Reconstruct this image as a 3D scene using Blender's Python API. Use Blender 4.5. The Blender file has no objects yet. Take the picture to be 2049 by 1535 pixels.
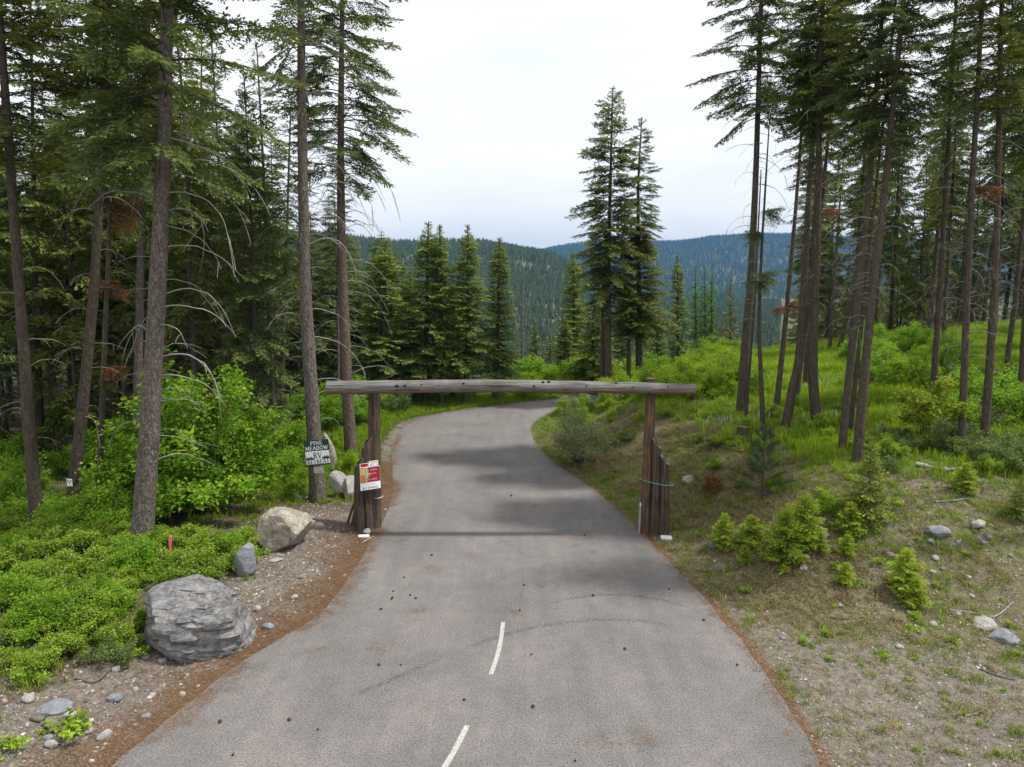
import bpy, bmesh, math, random
import numpy as np
from mathutils import Vector, Matrix, Euler

R = math.radians
SC = bpy.context.scene
COL = SC.collection

# ------------------------------------------------------------------ camera, sky, sun, exposure
CAM_H, PITCH, FPX = 7.8, 8.3, 1420.0
cd = bpy.data.cameras.new('camera')
cam = bpy.data.objects.new('camera', cd)
COL.objects.link(cam)
cam.location = (0, 0, CAM_H)
cam.rotation_euler = (R(90 - PITCH), 0, 0)
cd.sensor_width = 36.0
cd.lens = 36.0 * FPX / 2049.0
cd.clip_start = 0.1
cd.clip_end = 20000
SC.camera = cam

SUN_EL, SUN_AZ = 61.0, 93.0            # azimuth clockwise from +Y: the sun stands to the east, a little behind the camera
world = bpy.data.worlds.new('World')
SC.world = world
world.use_nodes = True
wn, wl = world.node_tree.nodes, world.node_tree.links
wn.clear()
wo = wn.new('ShaderNodeOutputWorld')
bg = wn.new('ShaderNodeBackground')
bg.inputs['Strength'].default_value = 0.10
sky = wn.new('ShaderNodeTexSky')
sky.sky_type = 'NISHITA'
sky.sun_disc = False
sky.sun_elevation = R(SUN_EL)
sky.sun_rotation = R(SUN_AZ)
tc = wn.new('ShaderNodeTexCoord')
mp = wn.new('ShaderNodeMapping')
mp.inputs['Scale'].default_value = (1.2, 1.2, 4.5)
nz = wn.new('ShaderNodeTexNoise')
nz.inputs['Scale'].default_value = 2.2
nz.inputs['Detail'].default_value = 6
nz.inputs['Roughness'].default_value = 0.55
cr = wn.new('ShaderNodeValToRGB')
cr.color_ramp.elements[0].position = 0.30
cr.color_ramp.elements[0].color = (0.85, 0.875, 0.90, 1)
cr.color_ramp.elements[1].position = 0.60
cr.color_ramp.elements[1].color = (1.0, 1.0, 1.0, 1)
sc_ = wn.new('ShaderNodeVectorMath'); sc_.operation = 'SCALE'
sc_.inputs['Scale'].default_value = 13.3
mx = wn.new('ShaderNodeMix'); mx.data_type = 'RGBA'
mx.inputs['Factor'].default_value = 0.90
wl.new(tc.outputs['Generated'], mp.inputs['Vector'])
wl.new(mp.outputs['Vector'], nz.inputs['Vector'])
wl.new(nz.outputs['Fac'], cr.inputs['Fac'])
wl.new(cr.outputs['Color'], sc_.inputs[0])
wl.new(sky.outputs['Color'], mx.inputs['A'])
wl.new(sc_.outputs[0], mx.inputs['B'])
wl.new(mx.outputs['Result'], bg.inputs['Color'])
wl.new(bg.outputs[0], wo.inputs['Surface'])

sd = bpy.data.lights.new('sun', 'SUN')
sd.energy = 4.9
sd.angle = R(2.8)
sd.color = (1.0, 0.955, 0.89)
sun = bpy.data.objects.new('sun', sd)
COL.objects.link(sun)
sdir = Vector((math.sin(R(SUN_AZ)) * math.cos(R(SUN_EL)), math.cos(R(SUN_AZ)) * math.cos(R(SUN_EL)), math.sin(R(SUN_EL))))
sun.rotation_euler = sdir.to_track_quat('Z', 'Y').to_euler()
sun.location = (30, 0, 60)

SC.view_settings.view_transform = 'Standard'
SC.view_settings.look = 'None'
SC.view_settings.gamma = 1.0
SC.view_settings.use_curve_mapping = False
SC.view_settings.exposure = 0.0
SC.render.engine = 'CYCLES'
cy = SC.cycles
cy.use_denoising = True
cy.max_bounces = 6
cy.diffuse_bounces = 3
cy.glossy_bounces = 2
cy.transmission_bounces = 3
cy.transparent_max_bounces = 6
cy.volume_bounces = 0
cy.use_adaptive_sampling = True
cy.adaptive_threshold = 0.02
cy.sample_clamp_indirect = 6
SC.render.filter_size = 1.2 if hasattr(SC.render, 'filter_size') else 1.5

# ------------------------------------------------------------------ helpers
rng = np.random.default_rng(11)
random.seed(5)
CP, SP = math.cos(R(PITCH)), math.sin(R(PITCH))

def ray(px, py):
    u = (px - 1024.5) / FPX
    v = (767.5 - py) / FPX
    return np.array([u, CP + v * SP, -SP + v * CP])

def at_plane(px, py, Y):
    d = ray(px, py)
    t = Y / d[1]
    return np.array([d[0] * t, Y, CAM_H + d[2] * t])

def flat_at(px, py, z=0.0):
    d = ray(px, py)
    t = (z - CAM_H) / d[2]
    return np.array([d[0] * t, d[1] * t, z])

def px_of(X, Y, Z=0.0):
    dep = Y * CP - (Z - CAM_H) * SP
    up = Y * SP + (Z - CAM_H) * CP
    return 1024.5 + FPX * X / dep, 767.5 - FPX * up / dep

def hsh(i):
    i = (i.astype(np.int64) * 374761393 + 668265263) & 0x7fffffff
    i = ((i ^ (i >> 13)) * 1274126177) & 0x7fffffff
    return ((i ^ (i >> 16)) & 0xffff) / 65535.0

def vnoise(P, seed=0):
    """smooth value noise, P (N,3) -> [0,1]"""
    P = np.asarray(P, dtype=float)
    I = np.floor(P).astype(np.int64)
    f = P - I
    f = f * f * (3 - 2 * f)
    out = 0
    for a in (0, 1):
        for b in (0, 1):
            for c in (0, 1):
                h = hsh((I[:, 0] + a) * 73856093 ^ (I[:, 1] + b) * 19349663 ^ (I[:, 2] + c) * 83492791 ^ (seed * 7919 + 13))
                w = (f[:, 0] if a else 1 - f[:, 0]) * (f[:, 1] if b else 1 - f[:, 1]) * (f[:, 2] if c else 1 - f[:, 2])
                out = out + h * w
    return out

def fbm(P, oct=4, seed=0):
    P = np.asarray(P, dtype=float)
    a, s, o = 0.5, 0.0, 0.0
    for k in range(oct):
        o = o + a * vnoise(P * (2.03 ** k) + 17.3 * k, seed + k)
        s += a
        a *= 0.5
    return o / s

def noise2(x, y, s, seed=0, oct=2):
    x = np.atleast_1d(x).astype(float); y = np.atleast_1d(y).astype(float)
    return fbm(np.stack([x / s, y / s, np.zeros_like(x)], 1), oct, seed)

def smooth(t):
    t = np.clip(t, 0, 1)
    return t * t * (3 - 2 * t)

class Acc:
    """collects numpy geometry into one mesh"""
    def __init__(s):
        s.V, s.F, s.M, s.T, s.n = [], [], [], [], 0
        s.S = []
    def add(s, V, F, mat=0, tint=0.5, sm=False):
        V = np.asarray(V, float).reshape(-1, 3)
        F = np.asarray(F, int)
        if len(F) == 0:
            return
        s.V.append(V)
        s.F.append(F + s.n)
        s.M.append(np.full(len(F), mat))
        s.S.append(np.full(len(F), sm))
        s.T.append(np.broadcast_to(np.asarray(tint, float), (len(V),)).copy())
        s.n += len(V)
    def mesh(s, name, mats):
        me = bpy.data.meshes.new(name)
        V = np.concatenate(s.V)
        nl = sum(f.size for f in s.F)
        npoly = sum(len(f) for f in s.F)
        me.vertices.add(len(V)); me.vertices.foreach_set('co', V.ravel())
        me.loops.add(nl); me.polygons.add(npoly)
        me.loops.foreach_set('vertex_index', np.concatenate([f.ravel() for f in s.F]))
        tot = np.concatenate([np.full(len(f), f.shape[1]) for f in s.F])
        st = np.concatenate([[0], np.cumsum(tot)[:-1]])
        me.polygons.foreach_set('loop_start', st.astype(np.int32))
        me.polygons.foreach_set('material_index', np.concatenate(s.M).astype(np.int32))
        me.polygons.foreach_set('use_smooth', np.concatenate(s.S))
        for m in mats:
            me.materials.append(m)
        at = me.attributes.new('tint', 'FLOAT', 'POINT')
        at.data.foreach_set('value', np.concatenate(s.T).astype(np.float32))
        me.update(calc_edges=True)
        return me

def ob(name, me, parent=None, loc=(0, 0, 0), rot=(0, 0, 0), scl=(1, 1, 1)):
    o = bpy.data.objects.new(name, me)
    COL.objects.link(o)
    if parent is not None:
        o.parent = parent
    o.location = loc
    o.rotation_euler = rot
    o.scale = scl if not np.isscalar(scl) else (scl, scl, scl)
    return o

def tag(o, label=None, cat=None, group=None, kind=None):
    if label: o['label'] = label
    if cat: o['category'] = cat
    if group: o['group'] = group
    if kind: o['kind'] = kind
    return o

def thing(name, label, cat, loc=(0, 0, 0), rot=(0, 0, 0), group=None, scl=1.0):
    o = ob(name, None, None, loc, rot, scl)
    o.empty_display_size = 0.2
    return tag(o, label, cat, group)

def frame_of(d):
    d = d / (np.linalg.norm(d) + 1e-9)
    a = np.array([0, 0, 1.0]) if abs(d[2]) < 0.9 else np.array([1.0, 0, 0])
    s = np.cross(d, a); s /= np.linalg.norm(s)
    return d, s, np.cross(s, d)

def tube(P, rad, n=8, cap=False, wob=0.0, seed=0):
    P = np.asarray(P, float)
    rad = np.broadcast_to(np.asarray(rad, float), (len(P),))
    T = np.gradient(P, axis=0)
    rows = []
    _, s0, u0 = frame_of(T[0])
    for i in range(len(P)):
        d = T[i] / (np.linalg.norm(T[i]) + 1e-9)
        s0 = s0 - d * np.dot(s0, d); s0 /= np.linalg.norm(s0)
        u0 = np.cross(d, s0)
        a = np.linspace(0, 2 * np.pi, n, endpoint=False)
        r = np.full(n, rad[i])
        if wob:
            r = r * (1 + wob * (vnoise(np.stack([np.cos(a) * 1.3 + 5, np.sin(a) * 1.3 + 5, np.full(n, P[i, 2] * 1.1 + P[i, 0] + P[i, 1])], 1), seed) - 0.5) * 2)
        rows.append(P[i] + np.outer(np.cos(a) * r, s0) + np.outer(np.sin(a) * r, u0))
    V = np.concatenate(rows)
    F = []
    for i in range(len(P) - 1):
        for k in range(n):
            F.append((i * n + k, i * n + (k + 1) % n, (i + 1) * n + (k + 1) % n, (i + 1) * n + k))
    return V, np.array(F)

def cap_fan(V, ring, center):
    n = len(ring)
    VV = np.concatenate([V[ring], [center]])
    F = np.array([(k, (k + 1) % n, n) for k in range(n)])
    return VV, F

def log_mesh(P, rad, n=14, wob=0.04, seed=0, mats=(), cap_mat=1):
    A = Acc()
    V, F = tube(P, rad, n, wob=wob, seed=seed)
    A.add(V, F, 0, 0.5, True)
    P = np.asarray(P, float)
    for ring, c, flip in ((np.arange(n), P[0], True), (np.arange(len(V) - n, len(V)), P[-1], False)):
        vv, ff = cap_fan(V, ring, c)
        A.add(vv, ff[:, ::-1] if flip else ff, cap_mat)
    return A.mesh('log', list(mats))

def box_geo(cx, cy, cz, sx, sy, sz):
    x, y, z = sx / 2, sy / 2, sz / 2
    V = np.array([(-x, -y, -z), (x, -y, -z), (x, y, -z), (-x, y, -z), (-x, -y, z), (x, -y, z), (x, y, z), (-x, y, z)]) + (cx, cy, cz)
    F = np.array([(0, 3, 2, 1), (4, 5, 6, 7), (0, 1, 5, 4), (1, 2, 6, 5), (2, 3, 7, 6), (3, 0, 4, 7)])
    return V, F

# ------------------------------------------------------------------ materials
def new_mat(name):
    m = bpy.data.materials.new(name)
    m.use_nodes = True
    nt = m.node_tree
    nt.nodes.clear()
    out = nt.nodes.new('ShaderNodeOutputMaterial')
    return m, nt, out

def N(nt, t, **kw):
    n = nt.nodes.new(t)
    for k, v in kw.items():
        if k in n.inputs:
            n.inputs[k].default_value = v
        else:
            setattr(n, k, v)
    return n

def ramp(nt, fac, stops):
    r = nt.nodes.new('ShaderNodeValToRGB')
    e = r.color_ramp.elements
    while len(e) < len(stops):
        e.new(0.5)
    for q, (p, c) in zip(e, stops):
        q.position = p
        q.color = (*c, 1) if len(c) == 3 else c
    nt.links.new(fac, r.inputs['Fac'])
    return r.outputs['Color']

def mixc(nt, fac, a, b, blend='MIX'):
    m = nt.nodes.new('ShaderNodeMix')
    m.data_type = 'RGBA'
    m.blend_type = blend
    for s, v in (('Factor', fac), ('A', a), ('B', b)):
        if hasattr(v, 'links'):
            nt.links.new(v, m.inputs[s])
        elif s == 'Factor':
            m.inputs[s].default_value = v
        else:
            m.inputs[s].default_value = (*v, 1)
    return m.outputs['Result']

def math_(nt, op, a, b=None, clamp=False):
    m = nt.nodes.new('ShaderNodeMath')
    m.operation = op
    m.use_clamp = clamp
    for i, v in enumerate((a, b)):
        if v is None: continue
        if hasattr(v, 'links'):
            nt.links.new(v, m.inputs[i])
        else:
            m.inputs[i].default_value = v
    return m.outputs[0]

def obj_noise(nt, scale, detail=4, rough=0.6, stretch=(1, 1, 1), coord='Object', dist=0.0):
    t = N(nt, 'ShaderNodeTexCoord')
    m = N(nt, 'ShaderNodeMapping')
    m.inputs['Scale'].default_value = stretch
    n = N(nt, 'ShaderNodeTexNoise', Scale=scale, Detail=detail, Roughness=rough, Distortion=dist)
    nt.links.new(t.outputs[coord], m.inputs['Vector'])
    nt.links.new(m.outputs['Vector'], n.inputs['Vector'])
    return n.outputs['Fac']

def bsdf(nt, out, col, rough=0.8, spec=0.2, bump=None, bump_str=0.3, bump_dist=0.02):
    b = N(nt, 'ShaderNodeBsdfPrincipled')
    b.inputs['Roughness'].default_value = rough
    b.inputs['Specular IOR Level'].default_value = spec
    if hasattr(col, 'links'):
        nt.links.new(col, b.inputs['Base Color'])
    else:
        b.inputs['Base Color'].default_value = (*col, 1)
    if bump is not None:
        bp = N(nt, 'ShaderNodeBump', Strength=bump_str, Distance=bump_dist)
        nt.links.new(bump, bp.inputs['Height'])
        nt.links.new(bp.outputs[0], b.inputs['Normal'])
    nt.links.new(b.outputs[0], out.inputs['Surface'])
    return b

def leaf_mat(name, dark, light, trans=0.3, rnd=0.35, rough=0.55, spec=0.25):
    m, nt, out = new_mat(name)
    a = N(nt, 'ShaderNodeAttribute', attribute_name='tint')
    oi = N(nt, 'ShaderNodeObjectInfo')
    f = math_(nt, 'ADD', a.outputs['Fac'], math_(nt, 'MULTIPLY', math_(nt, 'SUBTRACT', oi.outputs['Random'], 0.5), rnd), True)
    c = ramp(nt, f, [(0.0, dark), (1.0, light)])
    b = N(nt, 'ShaderNodeBsdfPrincipled')
    b.inputs['Roughness'].default_value = rough
    b.inputs['Specular IOR Level'].default_value = spec
    nt.links.new(c, b.inputs['Base Color'])
    t = N(nt, 'ShaderNodeBsdfTranslucent')
    nt.links.new(mixc(nt, 1.0, c, (1.0, 1.0, 0.55), 'MULTIPLY'), t.inputs['Color'])
    mx = N(nt, 'ShaderNodeMixShader', Fac=trans)
    nt.links.new(b.outputs[0], mx.inputs[1])
    nt.links.new(t.outputs[0], mx.inputs[2])
    nt.links.new(mx.outputs[0], out.inputs['Surface'])
    return m

def plain_mat(name, col, rough=0.7, spec=0.2, var=0.15, scale=6.0, bump=0.15, metal=0.0):
    m, nt, out = new_mat(name)
    n = obj_noise(nt, scale, 5, 0.65)
    c0 = tuple(max(0, x * (1 - var)) for x in col)
    c1 = tuple(min(1, x * (1 + var)) for x in col)
    b = bsdf(nt, out, ramp(nt, n, [(0.25, c0), (0.75, c1)]), rough, spec, n, bump, 0.01)
    b.inputs['Metallic'].default_value = metal
    return m

M = {}
M['fir'] = leaf_mat('fir_needles', (0.038, 0.060, 0.021), (0.165, 0.220, 0.060), 0.36, 0.35)
M['fir_olive'] = leaf_mat('fir_needles_olive', (0.058, 0.080, 0.018), (0.215, 0.255, 0.055), 0.38, 0.3)
M['fir_mid'] = leaf_mat('fir_needles_mid', (0.060, 0.092, 0.024), (0.245, 0.320, 0.075), 0.4, 0.3)
M['fir_light'] = leaf_mat('fir_needles_light', (0.075, 0.115, 0.014), (0.25, 0.31, 0.04), 0.3, 0.25)
M['larch'] = leaf_mat('larch_needles', (0.055, 0.125, 0.024), (0.14, 0.30, 0.045), 0.35, 0.2)
M['pale_pine'] = leaf_mat('pale_pine_needles', (0.10, 0.12, 0.04), (0.22, 0.24, 0.09), 0.3, 0.2)
M['pine_grey'] = leaf_mat('grey_green_pine_needles', (0.035, 0.060, 0.025), (0.10, 0.145, 0.065), 0.25, 0.2)
M['rust'] = leaf_mat('dead_rust_needles', (0.12, 0.045, 0.018), (0.30, 0.12, 0.05), 0.25, 0.2)
M['hill_fir'] = leaf_mat('hill_conifers', (0.024, 0.044, 0.018), (0.068, 0.108, 0.034), 0.1, 0.5)
M['maple'] = leaf_mat('maple_leaves', (0.095, 0.215, 0.012), (0.31, 0.52, 0.040), 0.48, 0.2)
M['snow'] = leaf_mat('snowberry_leaves', (0.11, 0.21, 0.013), (0.38, 0.53, 0.055), 0.45, 0.3)
M['bright'] = leaf_mat('bright_shrub_leaves', (0.14, 0.26, 0.012), (0.40, 0.55, 0.040), 0.48, 0.3)
M['yellow'] = leaf_mat('yellow_green_leaves', (0.16, 0.235, 0.015), (0.42, 0.50, 0.05), 0.48, 0.2)
M['dull'] = leaf_mat('dull_green_leaves', (0.070, 0.115, 0.028), (0.23, 0.31, 0.09), 0.35, 0.3)
M['willow'] = leaf_mat('willow_leaves', (0.14, 0.175, 0.06), (0.42, 0.48, 0.27), 0.35, 0.25)
M['sapling'] = leaf_mat('sapling_needles', (0.11, 0.19, 0.014), (0.42, 0.52, 0.05), 0.42, 0.25)
M['grass'] = leaf_mat('meadow_grass', (0.14, 0.25, 0.010), (0.36, 0.49, 0.030), 0.45, 0.6)
M['grass_dk'] = leaf_mat('verge_grass', (0.10, 0.18, 0.012), (0.28, 0.39, 0.030), 0.42, 0.6)
M['straw'] = leaf_mat('dry_grass', (0.15, 0.125, 0.060), (0.38, 0.32, 0.17), 0.3, 0.7)
M['needle_l'] = leaf_mat('fallen_needles', (0.10, 0.056, 0.032), (0.33, 0.205, 0.12), 0.1, 0.6)
M['flower'] = leaf_mat('cream_flowers', (0.50, 0.50, 0.34), (0.72, 0.72, 0.55), 0.3, 0.2)
M['yellowed'] = leaf_mat('yellowed_leaves', (0.22, 0.22, 0.04), (0.50, 0.42, 0.09), 0.4, 0.3)
M['petal'] = leaf_mat('pale_petals', (0.42, 0.38, 0.46), (0.66, 0.62, 0.68), 0.3, 0.2)

def bark(name, dark, mid, light, fleck=0.5, scale=1.0):
    m, nt, out = new_mat(name)
    n1 = obj_noise(nt, 9 * scale, 6, 0.7, (1, 1, 0.35), dist=0.3)
    n2 = obj_noise(nt, 26 * scale, 3, 0.7, (1, 1, 0.5))
    n3 = obj_noise(nt, 0.5, 3, 0.5)
    v = N(nt, 'ShaderNodeTexVoronoi', Scale=15 * scale)
    t = N(nt, 'ShaderNodeTexCoord'); mp_ = N(nt, 'ShaderNodeMapping')
    mp_.inputs['Scale'].default_value = (1, 1, 0.45)
    nt.links.new(t.outputs['Object'], mp_.inputs['Vector'])
    nt.links.new(mp_.outputs[0], v.inputs['Vector'])
    c = ramp(nt, n1, [(0.30, dark), (0.55, mid), (0.8, light)])
    fl = math_(nt, 'MULTIPLY', math_(nt, 'GREATER_THAN', n2, 0.56), fleck)
    c = mixc(nt, fl, c, light)
    c = mixc(nt, math_(nt, 'MULTIPLY', n3, 0.5), c, tuple(x * 1.25 for x in mid))
    oi = N(nt, 'ShaderNodeObjectInfo')
    c = mixc(nt, math_(nt, 'MULTIPLY', oi.outputs['Random'], 0.4), c, dark)
    h = math_(nt, 'ADD', math_(nt, 'MULTIPLY', n1, 1.0), math_(nt, 'MULTIPLY', v.outputs['Distance'], -0.7))
    bsdf(nt, out, c, 0.9, 0.1, h, 1.0, 0.035)
    return m

M['bark'] = bark('fir_bark', (0.046, 0.040, 0.035), (0.115, 0.099, 0.085), (0.34, 0.30, 0.26), 0.65)
M['bark_warm'] = bark('warm_bark', (0.052, 0.041, 0.033), (0.140, 0.108, 0.083), (0.38, 0.30, 0.22), 0.65)
M['bark_dark'] = bark('dark_bark', (0.034, 0.029, 0.023), (0.084, 0.071, 0.054), (0.21, 0.18, 0.14), 0.4)
M['dead'] = plain_mat('dead_wood', (0.27, 0.255, 0.235), 0.9, 0.1, 0.5, 3.0)
M['dead_dark'] = plain_mat('thin_dead_wood', (0.19, 0.175, 0.155), 0.9, 0.1, 0.5, 3.0)
M['twig'] = plain_mat('live_twig', (0.075, 0.060, 0.048), 0.9, 0.1, 0.4, 4.0)
M['stem'] = plain_mat('shrub_stem', (0.10, 0.08, 0.055), 0.9, 0.1, 0.4, 4.0)

def wood_mat(name, stops, axis=2, under=None, scale=3.0):
    """weathered log: long grain streaks, dark checks"""
    m, nt, out = new_mat(name)
    st = [1.0, 1.0, 1.0]; st[axis] = 0.07
    n1 = obj_noise(nt, 16 * scale / 3, 5, 0.7, tuple(st), dist=0.2)
    st2 = [1.0, 1.0, 1.0]; st2[axis] = 0.03
    n2 = obj_noise(nt, 30, 3, 0.6, tuple(st2))
    n3 = obj_noise(nt, 1.3, 4, 0.6)
    f = math_(nt, 'ADD', math_(nt, 'MULTIPLY', n1, 0.62), math_(nt, 'MULTIPLY', n3, 0.38))
    c = ramp(nt, f, stops)
    crack = math_(nt, 'LESS_THAN', n2, 0.40)
    c = mixc(nt, math_(nt, 'MULTIPLY', crack, 0.7), c, (0.03, 0.024, 0.02))
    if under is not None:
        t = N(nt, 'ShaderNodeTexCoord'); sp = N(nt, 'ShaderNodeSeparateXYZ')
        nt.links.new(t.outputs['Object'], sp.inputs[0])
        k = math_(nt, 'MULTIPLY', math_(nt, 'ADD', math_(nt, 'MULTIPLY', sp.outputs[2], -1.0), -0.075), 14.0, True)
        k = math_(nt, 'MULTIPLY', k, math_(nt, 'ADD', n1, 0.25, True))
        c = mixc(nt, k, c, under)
    h = math_(nt, 'SUBTRACT', n1, math_(nt, 'MULTIPLY', crack, 0.8))
    bsdf(nt, out, c, 0.85, 0.15, h, 0.8, 0.02)
    return m

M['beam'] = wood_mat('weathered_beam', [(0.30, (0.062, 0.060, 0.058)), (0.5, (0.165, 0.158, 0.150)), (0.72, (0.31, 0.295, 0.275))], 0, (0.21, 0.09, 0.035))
M['post'] = wood_mat('brown_post', [(0.30, (0.020, 0.015, 0.012)), (0.46, (0.055, 0.039, 0.029)), (0.55, (0.10, 0.076, 0.060)), (0.62, (0.12, 0.065, 0.035)), (0.72, (0.24, 0.11, 0.045))], 2)
M['post_red'] = wood_mat('reddish_post', [(0.30, (0.028, 0.019, 0.014)), (0.45, (0.085, 0.054, 0.034)), (0.53, (0.12, 0.085, 0.06)), (0.58, (0.20, 0.09, 0.036)), (0.70, (0.36, 0.14, 0.04))], 2)
M['endgrain'] = plain_mat('log_end', (0.16, 0.135, 0.11), 0.9, 0.1, 0.4, 18.0)
M['endgrain_pale'] = plain_mat('pale_log_end', (0.30, 0.27, 0.24), 0.9, 0.1, 0.35, 18.0)
M['hollow'] = plain_mat('dark_hollow', (0.02, 0.016, 0.013), 0.95, 0.05, 0.3)
M['white'] = plain_mat('white_block', (0.72, 0.73, 0.71), 0.7, 0.25, 0.1, 9.0)
M['sign_white'] = plain_mat('sign_white', (0.84, 0.85, 0.86), 0.45, 0.4, 0.03, 3.0, 0.02)
M['sign_green'] = plain_mat('sign_green', (0.010, 0.045, 0.040), 0.4, 0.4, 0.1, 3.0, 0.02)
M['sign_ink'] = plain_mat('sign_ink', (0.02, 0.024, 0.028), 0.5, 0.3, 0.1, 3.0, 0.0)
M['sign_grey'] = plain_mat('sign_grey', (0.30, 0.31, 0.32), 0.5, 0.3, 0.1, 3.0, 0.0)
M['sign_red'] = plain_mat('sign_red', (0.50, 0.008, 0.010), 0.4, 0.4, 0.1, 3.0, 0.0)
M['sign_pink'] = plain_mat('sign_pink', (0.58, 0.28, 0.30), 0.4, 0.4, 0.1, 3.0, 0.0)
M['sign_maroon'] = plain_mat('sign_maroon', (0.28, 0.018, 0.040), 0.4, 0.4, 0.25, 5.0, 0.0)
M['sign_yellow'] = plain_mat('sign_yellow', (0.72, 0.56, 0.14), 0.4, 0.4, 0.3, 9.0, 0.0)
M['sign_orange'] = plain_mat('sign_orange', (0.62, 0.20, 0.06), 0.4, 0.4, 0.3, 9.0, 0.0)
M['sign_sage'] = plain_mat('sign_sage', (0.38, 0.48, 0.36), 0.4, 0.4, 0.3, 9.0, 0.0)
M['placard'] = plain_mat('placard', (0.50, 0.50, 0.47), 0.6, 0.3, 0.08, 4.0, 0.02)
M['navy'] = plain_mat('navy_ink', (0.03, 0.05, 0.12), 0.5, 0.3, 0.1, 3.0, 0.0)
M['rope'] = plain_mat('green_rope', (0.10, 0.34, 0.27), 0.8, 0.2, 0.2, 40.0)
M['stake_pink'] = plain_mat('pink_stake', (0.78, 0.16, 0.17), 0.7, 0.2, 0.1)
M['stake_orange'] = plain_mat('orange_stake', (0.52, 0.16, 0.07), 0.8, 0.2, 0.2)
M['metal'] = plain_mat('silver_cap', (0.62, 0.62, 0.62), 0.35, 0.5, 0.1, 8.0, 0.05, 0.7)
M['pipe'] = plain_mat('grey_pipe', (0.27, 0.28, 0.29), 0.6, 0.3, 0.2, 6.0)
M['cone'] = plain_mat('pine_cone', (0.085, 0.052, 0.034), 0.9, 0.1, 0.4, 30.0)
M['cord'] = plain_mat('pale_cord', (0.55, 0.50, 0.40), 0.8, 0.2, 0.1)

def rock_mat(name, stops, strata=0.0, lichen=None, scale=1.0):
    m, nt, out = new_mat(name)
    n1 = obj_noise(nt, 2.2 * scale, 8, 0.68, (1, 1, 1 + 4 * strata), dist=0.4)
    n2 = obj_noise(nt, 12 * scale, 5, 0.7, (1, 1, 1 + 2 * strata))
    n3 = obj_noise(nt, 5 * scale, 6, 0.65)
    f = math_(nt, 'ADD', math_(nt, 'MULTIPLY', n1, 0.6), math_(nt, 'MULTIPLY', n2, 0.4))
    c = ramp(nt, f, stops)
    if lichen is not None:
        c = mixc(nt, ramp(nt, n3, [(0.55, (0, 0, 0)), (0.64, (0.8, 0.8, 0.8))]), c, lichen)
    bsdf(nt, out, c, 0.88, 0.2, f, 0.9, 0.06 / scale)
    return m

M['rock_grey'] = rock_mat('layered_grey_rock', [(0.35, (0.045, 0.044, 0.044)), (0.46, (0.125, 0.124, 0.127)), (0.59, (0.235, 0.234, 0.238)), (0.70, (0.40, 0.39, 0.375))], 0.35, (0.30, 0.28, 0.235), 1.2)
M['rock_tan'] = rock_mat('tan_lichened_rock', [(0.34, (0.085, 0.075, 0.062)), (0.47, (0.23, 0.21, 0.175)), (0.58, (0.40, 0.365, 0.31)), (0.70, (0.56, 0.53, 0.46))], 0.0, (0.40, 0.27, 0.13), 1.6)
M['rock_blue'] = rock_mat('blue_grey_rock', [(0.32, (0.085, 0.09, 0.10)), (0.5, (0.20, 0.21, 0.23)), (0.7, (0.34, 0.35, 0.37))], 0.4, None, 1.5)
M['rock_pale'] = rock_mat('pale_grey_rock', [(0.32, (0.14, 0.135, 0.125)), (0.5, (0.32, 0.31, 0.29)), (0.7, (0.50, 0.48, 0.45))], 0.0, None, 1.8)

def asphalt():
    m, nt, out = new_mat('asphalt')
    fine = obj_noise(nt, 26, 3, 0.85)
    fine2 = obj_noise(nt, 70, 2, 0.85)
    big = obj_noise(nt, 0.42, 5, 0.6, (1, 0.8, 1), dist=0.5)
    mid = obj_noise(nt, 2.4, 5, 0.65)
    str_ = obj_noise(nt, 1.1, 4, 0.6, (2.6, 0.18, 1))
    c = ramp(nt, big, [(0.30, (0.126, 0.121, 0.118)), (0.52, (0.156, 0.147, 0.143)), (0.72, (0.190, 0.176, 0.170))])
    c = mixc(nt, 0.4, c, ramp(nt, mid, [(0.3, (0.35, 0.35, 0.35)), (0.7, (0.62, 0.61, 0.60))]), 'OVERLAY')
    c = mixc(nt, 0.35, c, ramp(nt, str_, [(0.3, (0.38, 0.38, 0.39)), (0.7, (0.60, 0.60, 0.59))]), 'OVERLAY')
    sp = math_(nt, 'ADD', math_(nt, 'MULTIPLY', fine, 0.5), math_(nt, 'MULTIPLY', fine2, 0.5))
    c = mixc(nt, 0.9, c, ramp(nt, sp, [(0.36, (0.05, 0.05, 0.05)), (0.5, (0.5, 0.5, 0.5)), (0.64, (0.97, 0.96, 0.95))]), 'OVERLAY')
    pale = obj_noise(nt, 0.9, 6, 0.75, dist=1.0)
    c = mixc(nt, ramp(nt, pale, [(0.66, (0, 0, 0)), (0.78, (0.35, 0.35, 0.35))]), c, (0.34, 0.31, 0.28))
    dust = obj_noise(nt, 1.7, 7, 0.75, dist=1.4)
    c = mixc(nt, ramp(nt, dust, [(0.685, (0, 0, 0)), (0.74, (0.5, 0.5, 0.5))]), c, (0.26, 0.165, 0.10))
    bsdf(nt, out, c, 0.86, 0.25, sp, 0.35, 0.01)
    return m
M['asphalt'] = asphalt()

def paint():
    m, nt, out = new_mat('road_paint')
    n = obj_noise(nt, 34, 5, 0.85)
    c = ramp(nt, n, [(0.40, (0.17, 0.16, 0.155)), (0.50, (0.40, 0.39, 0.375)), (0.66, (0.56, 0.55, 0.53))])
    bsdf(nt, out, c, 0.8, 0.2, n, 0.3, 0.01)
    return m
M['paint'] = paint()

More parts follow.
